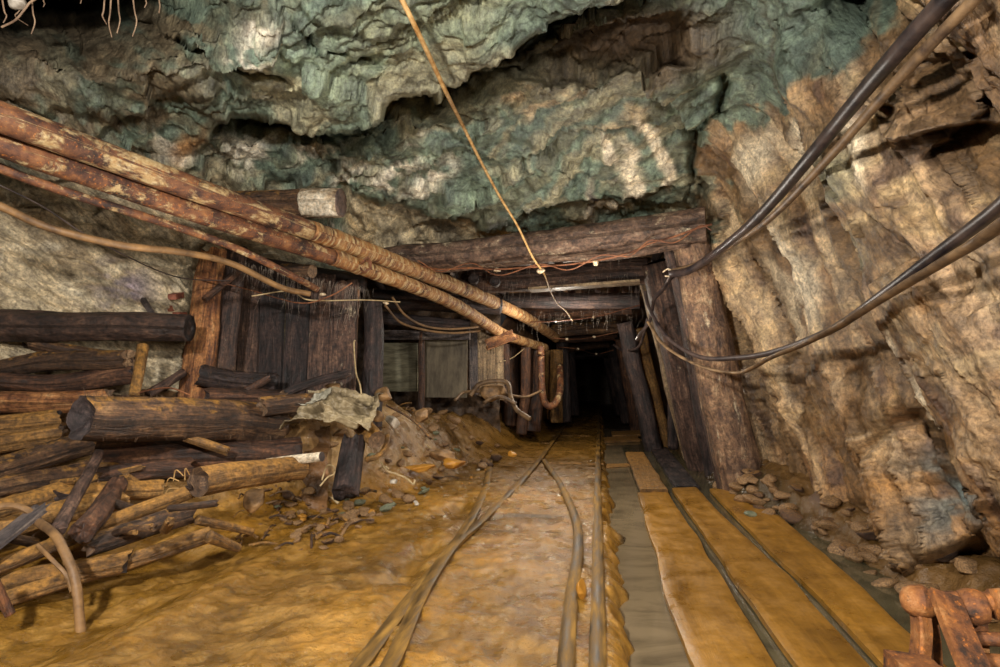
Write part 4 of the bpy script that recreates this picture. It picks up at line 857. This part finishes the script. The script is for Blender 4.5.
row = [(-40, 347, 4.2, 40, 343, 4.3, 14, W_GREY, 'flat greyish slab log just beneath the long dark log, at the left edge'), (33, 340, 4.1, 135, 362, 4.3, 15, W_BROWN, 'tapering brown log below the long dark log'),
 (-40, 372, 4.0, 130, 356, 4.2, 22, W_BROWN, 'knotty brown log with a worn pale top, second layer'), (-40, 388, 3.9, 136, 380, 4.2, 20, W_RED, 'dark split log in the gap above the big bark-covered log'),
 (-40, 405, 3.7, 110, 398, 4.1, 24, W_ORANGE, 'orange-stained split log left of the big bark-covered one'), (-40, 432, 3.5, 60, 422, 3.8, 26, W_OCHRE, 'yellowish log end left of the dark rotten log end'),
 (-40, 452, 3.4, 64, 436, 3.7, 20, W_OCHRE, 'yellowish lower log beside the dark rotten log end'), (-40, 480, 3.2, 90, 448, 3.7, 26, W_BROWN, 'brown split log rising right under the big bark-covered log'),
 (-40, 500, 3.1, 100, 462, 3.6, 22, W_BROWN, 'brown fissured log under the split one at left'), (-40, 520, 3.0, 80, 486, 3.4, 24, W_OCHRE, 'muddy log behind the slanted purple-brown stick'),
 (-40, 545, 3.0, 120, 500, 3.5, 24, W_OCHRE, 'muddy log directly above the long straight pole'), (60, 505, 3.3, 160, 484, 3.7, 20, W_OCHRE, 'short muddy log behind the rotten leaning stub'),
 (95, 482, 3.5, 190, 470, 3.9, 20, W_RED, 'red-brown log behind the frayed hollow log'), (-40, 600, 2.9, 130, 560, 3.3, 22, W_OCHRE, 'mud-smeared log between the two long muddy poles'),
 (90, 545, 3.2, 190, 512, 3.6, 22, W_BROWN, 'crumbling brown log below the straight pole'), (200, 372, 4.6, 275, 388, 4.9, 22, W_BLACK, 'black mossy log right behind the big bark-covered log'),
 (262, 410, 4.2, 330, 402, 4.6, 20, W_BROWN, 'round-ended brown log pointing at the viewer beside the tarpaulin'), (205, 396, 4.4, 290, 398, 4.9, 20, W_RED, 'dark mossy log in the gap left of the tarpaulin'),
 (285, 398, 4.5, 345, 372, 5.0, 9, W_BLACK, 'black broken stick slanting up before the boarding'), (225, 398, 4.5, 268, 378, 4.7, 8, W_RED, 'rusty-looking broken stick slanting up left of the tarpaulin')]
for i, r_ in enumerate(row): L(*r_[:9], seed=100+i, em=[W_END, W_ENDD][i % 2], n=44, amp=.17, warp=.05, jag=(.05, .05))
L(141, 346, 4.2, 132, 396, 4.0, 12, W_OCHRE, 'short ochre stick standing upright below the long dark log', 11, 30, cat='stick', amp=.06)
L(208, 536, 3.4, 238, 548, 3.4, 12, W_OCHRE, 'short muddy branch stub at the right foot of the pile', 8, 31, cat='stick')
L(196, 516, 3.5, 250, 532, 3.6, 10, W_OCHRE, 'forked muddy stick above the branch stub at the right foot', 7, 33, cat='stick')
# filler earth of the pile (logs rest on it)
ps = np.stack(np.meshgrid(np.linspace(0, 1, 90), np.linspace(0, 1, 60)), -1).reshape(-1, 2)
a00, a10, a01, a11 = W(-80, 640, 2.55), W(330, 545, 4.1), W(-80, 330, 4.7), W(330, 402, 5.2)
def bil(u, v): return np.array(a00)*(1-u)*(1-v)+np.array(a10)*u*(1-v)+np.array(a01)*(1-u)*v+np.array(a11)*u*v
V = np.array([bil(u, v) for u, v in ps]); V += fbm(V*3, 4, 6)[:, None]*np.array([0, -.16, .06])+ridge(V*8, 3, 7)[:, None]*np.array([0, -.03, .03])
ii = np.arange(5400).reshape(60, 90); q = np.stack([ii[:-1, :-1], ii[:-1, 1:], ii[1:, 1:], ii[1:, :-1]], -1).reshape(-1, 4)
STUFF(mesh('debris_earth', V, q, MUD, col=np.tile(srgb((104, 74, 46)), (len(V), 1))*(1+fbm(V*5, 3, 8)[:, None])), 'dark muddy earth and rotten wood packed beneath the left log pile', 'earth')

# tarpaulin bundle
u, v = np.meshgrid(np.linspace(-1, 1, 90), np.linspace(-1, 1, 60)); c = W(338, 410, 4.45)
q = np.stack([u*1.6, v*1.2, 0*u], -1); fold = ridge(q*1.3+3, 4, 5)*.085+fbm(q*2, 3, 6)*.07+(np.floor(fbm(q*1.6, 2, 16)*4)/4)*.04
wd = .34*(1+.15*vn(q*2, 8)); px_ = c[0]+u*wd; zz = c[2]+.02+v*.13*(1+.2*vn(q*1.7+5, 3))-.16*(u*u)*.4+fold*.6+np.where(u < 0, .02, 0); yy = c[1]+v*.20-.09*np.cos(u*1.4)*np.cos(v*1.5)-fold
V = np.stack([px_, yy, zz], -1).reshape(-1, 3); ii = np.arange(5400).reshape(60, 90); qd = np.stack([ii[:-1, :-1], ii[:-1, 1:], ii[1:, 1:], ii[1:, :-1]], -1).reshape(-1, 4)
o = mesh('tarpaulin', V, qd, CLOTH); m_ = o.modifiers.new('thickness', 'SOLIDIFY'); m_.thickness = .008; T(o, 'crumpled dirty grey-beige tarpaulin on the debris before the bulkhead', 'tarpaulin')
V2 = V.reshape(60, 90, 3)[30:54, 12:34].copy(); V2 += np.array([0, -.02, .012]); V2 = V2.reshape(-1, 3); ii = np.arange(24*22).reshape(24, 22); qd = np.stack([ii[:-1, :-1], ii[:-1, 1:], ii[1:, 1:], ii[1:, :-1]], -1).reshape(-1, 4)
p = mesh('torn_flap', V2, qd, CLOTHG, parent=o); p['label'] = 'pale grey folded flap'; m_ = p.modifiers.new('thickness', 'SOLIDIFY'); m_.thickness = .008

# stump, pale stones, pieces
L(345, 492, 4.1, 352, 440, 4.4, 26, W_BLACK, 'upright dark broken stump below the tarpaulin', 22, 61, nm='rotten_stump', cat='stump', amp=.25, jag=(.05, .12))
def ST_(x, y, Y, w_, h_, m, lb, seed, nm='stone', sub=4, cat='stone', grp=None, rot=0, cuts=9):
    s = Y/F; return T(stone(nm, W(x, y, Y), (w_*s/2, (w_+h_)*s/4, h_*s/2), m, seed, sub, cuts, rot), lb, cat, grp)
ST_(393, 421, 5.0, 16, 15, STONEW, 'round whitish stone right of the tarpaulin', 1)
ST_(376, 417, 4.8, 17, 14, STONEB, 'rounded tan stone between tarpaulin and whitish stone', 2)
L(362, 425, 4.55, 376, 440, 4.35, 20, W_OCHRE, 'short log with a pale cut end pointing down, under the tan stone', 18, 62, W_END, amp=.06, n=20)
ST_(421, 415, 5.4, 18, 16, STONEB, 'yellow-brown boulder on the crest of the mound', 3)
ST_(384, 394, 5.5, 20, 16, STONEB, 'brown round stone behind the tarpaulin', 4)
ST_(362, 403, 4.75, 22, 18, STONEG, 'green-grey stone touching the right end of the tarpaulin', 5)
ST_(238, 562, 3.35, 23, 17, STONEG, 'flat green-grey stone lying in the mud at the foot of the pile', 6)
ST_(229, 553, 3.4, 9, 7, STONEW, 'small shiny white stone beside the flat green one', 7)
ST_(394, 482, 4.6, 9, 6, STONEW, 'small white stone on the slope below the thin looped cord', 8)
ST_(417, 504, 4.5, 5, 5, STONEW, 'tiny white stone at the foot of the mound', 9)
ST_(256, 500, 3.75, 26, 28, STONEB, 'dark purple-brown clod right of the frayed log', 10)
ST_(420, 468, 5.0, 40, 9, STONEO, 'thin mud-covered slab on the slope', 11)
ST_(445, 455, 5.5, 34, 14, STONEB, 'slanting brown stone at the edge of the mound near the outer rail', 12, rot=.6)
ST_(454, 463, 5.4, 30, 12, STONEO, 'long ochre stone sloping to the outer rail', 13, rot=.5)
ST_(334, 387, 5.0, 20, 8, STONEB, 'flat piece of rubble on top of the tarpaulin heap', 14)
ST_(512, 454, 6.0, 10, 6, STONEO, 'small pale stone lying between the rails before the frog', 15)
ST_(750, 514, 4.5, 12, 6, STONEG, 'grey-blue stone on the far end of the right plank', 16)
ST_(494, 393, 7.6, 30, 22, STONEB, 'tan rock under the arching hose', 17)
ST_(520, 593, 3, 8, 8, STONEO, 'mud lump between the rails', 18)
ST_(581, 590, 2.75, 10, 26, STONEO, 'ochre mud clod jammed between the curved rail and straight rail', 19)
ST_(158, 600, 2.8, 12, 5, STONEO, 'orange crumb of mud left of centre on the wet flat', 20)
cab('looped_cord', [(381, 462, 4.7), (386, 470, 4.6), (396, 474, 4.6), (406, 478, 4.6), (413, 484, 4.5), (415, 480, 4.5)], .007, PALEROPE, 'thin pale cord lying on the mound slope', 'cord')
cab('looped_cord', [(322, 480, 4.1), (327, 466, 4.1), (334, 467, 4.1), (334, 474, 4.1), (328, 477, 4.1), (320, 486, 4.05)], .006, PALEROPE, 'small loop of cord left of the dark stump', 'cord')
cab('bare_twig', [(366, 460, 4.4), (378, 456, 4.4), (385, 448, 4.5), (388, 436, 4.6)], .02, W_OCHRE, 'bent bare branch right of the dark stump', 'branch', amp=.1)
cab('bare_twig', [(362, 400, 4.8), (360, 385, 4.9), (356, 372, 5.1), (354, 345, 5.3), (355, 340, 5.3)], .007, PALEROPE, 'thin root running down the right end of the boarding', 'root')
cab('bare_twig', [(386, 405, 5.0), (405, 415, 5.0), (418, 425, 4.95), (430, 438, 4.9)], .01, W_BROWN, 'dark twig slanting across the crest of the mound', 'branch')
cab('bare_twig', [(180, 670, 2.15), (200, 661, 2.15), (225, 655, 2.2), (248, 656, 2.2), (256, 660, 2.2)], .012, HOSE, 'curved branch half sunk in the mud at the bottom edge', 'branch', warp=.01)
cab('bare_twig', [(135, 394, 4.0), (150, 390, 4.0), (170, 388, 4.0), (190, 395, 4.0)], .006, R_WIRE, 'orange root lying over the big bark-covered log', 'root')
cab('bare_twig', [(90, 650, 2.4), (102, 640, 2.4), (112, 628, 2.45)], .01, W_BROWN, 'dark stick half buried in the mud at lower left', 'branch')
R = np.random.RandomState(3); seeds = 0
protos = {}
for m in (STONEB, STONEO, STONEG, STONEW, W_BROWN):
    for s in range(3): protos[(m.name, s)] = stone('rubble_piece', (0, 0, 0), (1, .8, .62), m, 200+s, 3, 8)
for o in protos.values(): COL.objects.unlink(o)
def scatter(n, fx_, size, mats, label, cat, group, sink=.4, nm='rubble_piece'):
    for i in range(n):
        x, y = fx_(); s = R.uniform(*size); p_ = protos[(mats[R.randint(len(mats))].name, R.randint(3))]
        o = p_.copy(); COL.objects.link(o); o.name = nm; o.scale = (s, s, s*R.uniform(.6, 1)); o.rotation_euler = (R.uniform(-.4, .4), R.uniform(-.4, .4), R.uniform(0, 6.3))
        o.location = (x, y, gz(x, y)+s*.1*(1-sink)); T(o, label, cat, group)
def on_mound():
    y = R.uniform(3.9, 7.2); return R.uniform(-2.9, -1.45), y
scatter(130, on_mound, (.018, .075), [STONEB, STONEB, STONEB, W_BROWN, STONEG], 'brown rubble piece on the muddy mound between bulkhead and rails', 'rubble', 'rubble on the mound')
scatter(60, lambda: (R.uniform(-1.9, -1.0), R.uniform(4.2, 6.6)), (.008, .025), [STONEB, STONEO, STONEW], 'small pebble at the foot of the mound', 'pebble', 'pebbles below the mound', nm='pebble')
scatter(70, lambda: (R.uniform(-2.35, -1.55), R.uniform(3.35, 4.4)), (.012, .05), [STONEB, W_BROWN, STONEB, STONEO], 'brown crumb of debris at the right foot of the left log pile', 'rubble', 'debris crumbs at the pile foot')
for i in range(40):
    x, y = R.uniform(-2.4, -1.6), R.uniform(3.3, 4.3); a_ = R.uniform(0, 6.3); l = R.uniform(.05, .2); p = Vector((x, y, gz(x, y)+.012)); d = Vector((math.cos(a_), math.sin(a_), R.uniform(-.05, .25)))*l
    o = cable('twig', [p, p+d*.5+Vector((0, 0, .015)), p+d], R.uniform(.003, .011), [W_BROWN, W_OCHRE, HOSE, W_RED][i % 4], n=10, segs=6, warp=.03, seed=i+90); T(o, 'loose twig in the mud at the right foot of the left log pile', 'twig', 'twigs at the pile foot')
def rfoot():
    y = R.uniform(2.6, 6.3); return 1.50+.08*max(0, 3.6-y)-.30*float(sm(4.3, 5.6, y))+R.uniform(-.06, .18), y
scatter(90, rfoot, (.03, .10), [STONEB, STONEB, STONEB, W_BROWN], 'brown stone in the rubble along the foot of the right wall', 'stone', 'rubble along the right wall', nm='rubble_stone')
scatter(26, lambda: (R.uniform(-2.2, -1.2), R.uniform(6.6, 8.4)), (.03, .10), [STONEB, W_BROWN, STONEB], 'dark rubble lump before the side chamber and left posts', 'rubble', 'rubble before the side chamber')
for i in range(46):
    x, y = on_mound(); a_ = R.uniform(0, 6.3); l = R.uniform(.06, .22); p = Vector((x, y, gz(x, y)+.02)); d = Vector((math.cos(a_), math.sin(a_), R.uniform(-.2, .4)))*l
    o = cable('twig', [p, p+d*.5+Vector((0, 0, .02)), p+d], R.uniform(.004, .012), [W_BROWN, W_OCHRE, HOSE, PALEROPE][i % 4], n=10, segs=6, warp=.03, seed=i); T(o, 'loose twig lying on the muddy mound between bulkhead and rails', 'twig', 'twigs on the mound')
for i in range(24):
    px = R.uniform(10, 190); py = R.uniform(440, 560)-.12*px; Y = 3.1+(545-py)/170
    Y = nr(px, py, Y)-.05; a, b = W(px, py, Y), W(px+R.uniform(-40, 60), py+R.uniform(-14, 16), Y+R.uniform(-.1, .25))
    o = log('split_branch', a, b, R.uniform(.012, .032), [W_BROWN, W_OCHRE, W_BROWN, W_OCHRE][i % 4], seed=300+i, n=20, segs=10, amp=.2, jag=(.03, .03), warp=.06); T(o, 'splintered piece of branch wedged among the logs of the left pile', 'branch', 'splinters in the left pile')
for i, (x, y) in enumerate([(152, 296), (158, 305), (163, 314), (166, 299), (172, 308), (180, 314), (156, 288), (176, 296)]):
    o = sweep('brick', rect(.07, .05, 3, 3), [W(x-4, y+1, 5.0-.02*i), W(x+4, y-3+(i % 3)*2, 5.0)], R_BRICK, n=8, amp=.12, seed=i, warp=.005); T(o, 'small red brick fragment heaped above the long dark log, left of the orange post', 'brick', 'red brick fragments')
L(136, 290, 4.8, 160, 326, 4.6, 7, W_GREY, 'thin grey stick leaning among the red brick fragments', 6, 90, cat='stick')
ST_(170, 325, 4.7, 28, 12, STONEO, 'ochre rag-like clod on the right end of the long dark log', 22)
ST_(121, 300, 5.0, 34, 34, STONEG, 'bluish-grey stone leaning on the wall above the long dark log', 23)
# hanging threads of mould: uncountable
def strands(name, items, r, mat, label):
    V = []; Fc = []
    for (p, q, l, sway) in items:
        k = len(V); n = 4
        for i in range(n+1):
            t = i/n; c_ = np.array(p)+np.array(q)*l*t+np.array([math.sin(t*3+sway)*sway*.4*l, math.cos(t*4)*sway*.3*l, 0])
            for j in range(3): a_ = j*2.094; rr = r*(1-.6*t); V.append(c_+np.array([math.cos(a_)*rr, math.sin(a_)*rr, math.sin(a_)*rr*.3]))
        for i in range(n):
            for j in range(3): b_ = k+i*3; Fc.append((b_+j, b_+(j+1) % 3, b_+3+(j+1) % 3, b_+3+j))
    return STUFF(mesh(name, np.array(V), np.array(Fc), mat), label, 'threads')
def along(a, b, n, l, spread=.05, ys=1):
    a, b = np.array(a), np.array(b); out = []
    for i in range(n):
        t = R.uniform(); p = a+(b-a)*t+R.uniform(-1, 1, 3)*np.array([spread, spread*ys, spread*.3]); out.append((p, (0, 0, -1), l[0]+(l[1]-l[0])*R.uniform()**2.5, R.uniform(-.5, .5)))
    return out
strands('mould_threads', along(W(235, 262, 4.6), W(370, 290, 5.0), 170, (.03, .42))+along(W(300, 200, 5.0), W(345, 230, 5.0), 60, (.04, .25)), .0009, THREAD, 'fine grey threads hanging from the pipes in front of the bulkhead')
strands('mould_threads', along(W(430, 286, 7.3), W(645, 276, 7.0), 200, (.03, .35), .12)+along(W(420, 268, 6.7), W(640, 250, 6), 120, (.03, .16), .08), .0012, THREAD, 'fine grey threads hanging from the beams of the tunnel mouth')
strands('mould_threads', along(W(520, 318, 9.3), W(640, 312, 8.6), 90, (.05, .3), .3), .0018, THREAD, 'fine threads hanging from the roof timbers inside the tunnel')
def fuzz(a, b, r, n, l):
    a, b = np.array(a), np.array(b); out = []
    ax = (b-a)/np.linalg.norm(b-a); s1 = np.cross(ax, [0, 0, 1]); s1 /= np.linalg.norm(s1); s2 = np.cross(s1, ax)
    for i in range(n):
        t = R.uniform(); g = R.uniform(-.9, 3.6); d = s1*math.cos(g)+s2*math.sin(g)
        if d[1] > .4: d = d*np.array([1, -1, 1])
        p = a+(b-a)*t+d*r*.98; q = d*.9+R.uniform(-.7, .7, 3)+np.array([0, 0, -.5]); q /= np.linalg.norm(q); out.append((p, q, R.uniform(*l), R.uniform(-.6, .6)))
    return out
strands('fungus_hair', fuzz(W(78, 417, 3.1), W(275, 424, 4.5), .135, 1500, (.015, .05))+fuzz(W(96, 460, 3.65), W(300, 452, 4.4), .115, 1100, (.02, .07))+fuzz(W(200, 372, 4.6), W(275, 388, 4.9), .09, 400, (.02, .06)), .0013, FUZZ, 'brown hair-like fungus covering the mossy logs of the left pile')

# ------------------------------------------------------------------ rusty machine part at the lower right
mo = bpy.data.objects.new('rusty_winch_bracket', None); COL.objects.link(mo); mo.location = G(930, 690, 0); mo.location.z = 0
T(mo, 'heavily rusted iron bracket with a shaft and lever at the bottom right corner', 'machine part')
YM = 1.95
def part(name, prof, pts, **k): return sweep(name, prof, [W(*p) for p in pts], R_IRON, parent=mo, **k)
part('shaft', circ(.026, 20), [(915, 600, 1.93), (1060, 604, 1.90)], n=40, amp=.06, freq=(2, 14), seed=1)
part('shaft_knob', circ(.042, 24), [(907, 601, 1.94), (912, 601, 1.93), (925, 602, 1.92), (931, 602, 1.92)], n=14, amp=.08, seed=2, rads=[.72, 1, 1.02, .8])
part('collar', circ(.044, 24), [(960, 606, 1.91), (985, 607, 1.90)], n=12, amp=.07, seed=3, rads=[.9, 1.05, 1.05, .9])
part('collar', circ(.040, 24), [(992, 604, 1.90), (1024, 605, 1.90)], n=12, amp=.07, seed=4, rads=[.95, 1.05, .95])
part('lever_arm', rect(.082, .018, 8, 2), [(944, 594, 1.88), (962, 640, 1.78), (990, 705, 1.66)], n=30, amp=.05, seed=5, up=(.3, -1, .5))
part('fork', rect(.030, .05, 3, 4), [(919, 608, 1.93), (921, 640, 1.90), (913, 700, 1.88)], n=20, amp=.10, seed=6, up=(0, 1, 0))
part('fork', rect(.022, .05, 3, 4), [(927, 608, 1.97), (932, 640, 1.97), (936, 700, 1.97)], n=20, amp=.10, seed=7, up=(0, 1, 0))
part('support_leg', rect(.05, .05, 4, 4), [(972, 612, 1.97), (974, 650, 1.97), (974, 720, 1.98)], n=20, amp=.08, seed=8, up=(0, 1, 0))
part('foot_block', rect(.11, .09, 6, 5), [(893, 676, 1.80), (938, 682, 1.80)], n=14, amp=.08, seed=9)
part('cross_rod', circ(.018, 16), [(968, 638, 1.93), (1060, 642, 1.88)], n=20, amp=.08, seed=10)
part('cross_rod', circ(.022, 16), [(970, 660, 1.92), (1060, 668, 1.86)], n=20, amp=.08, seed=11)
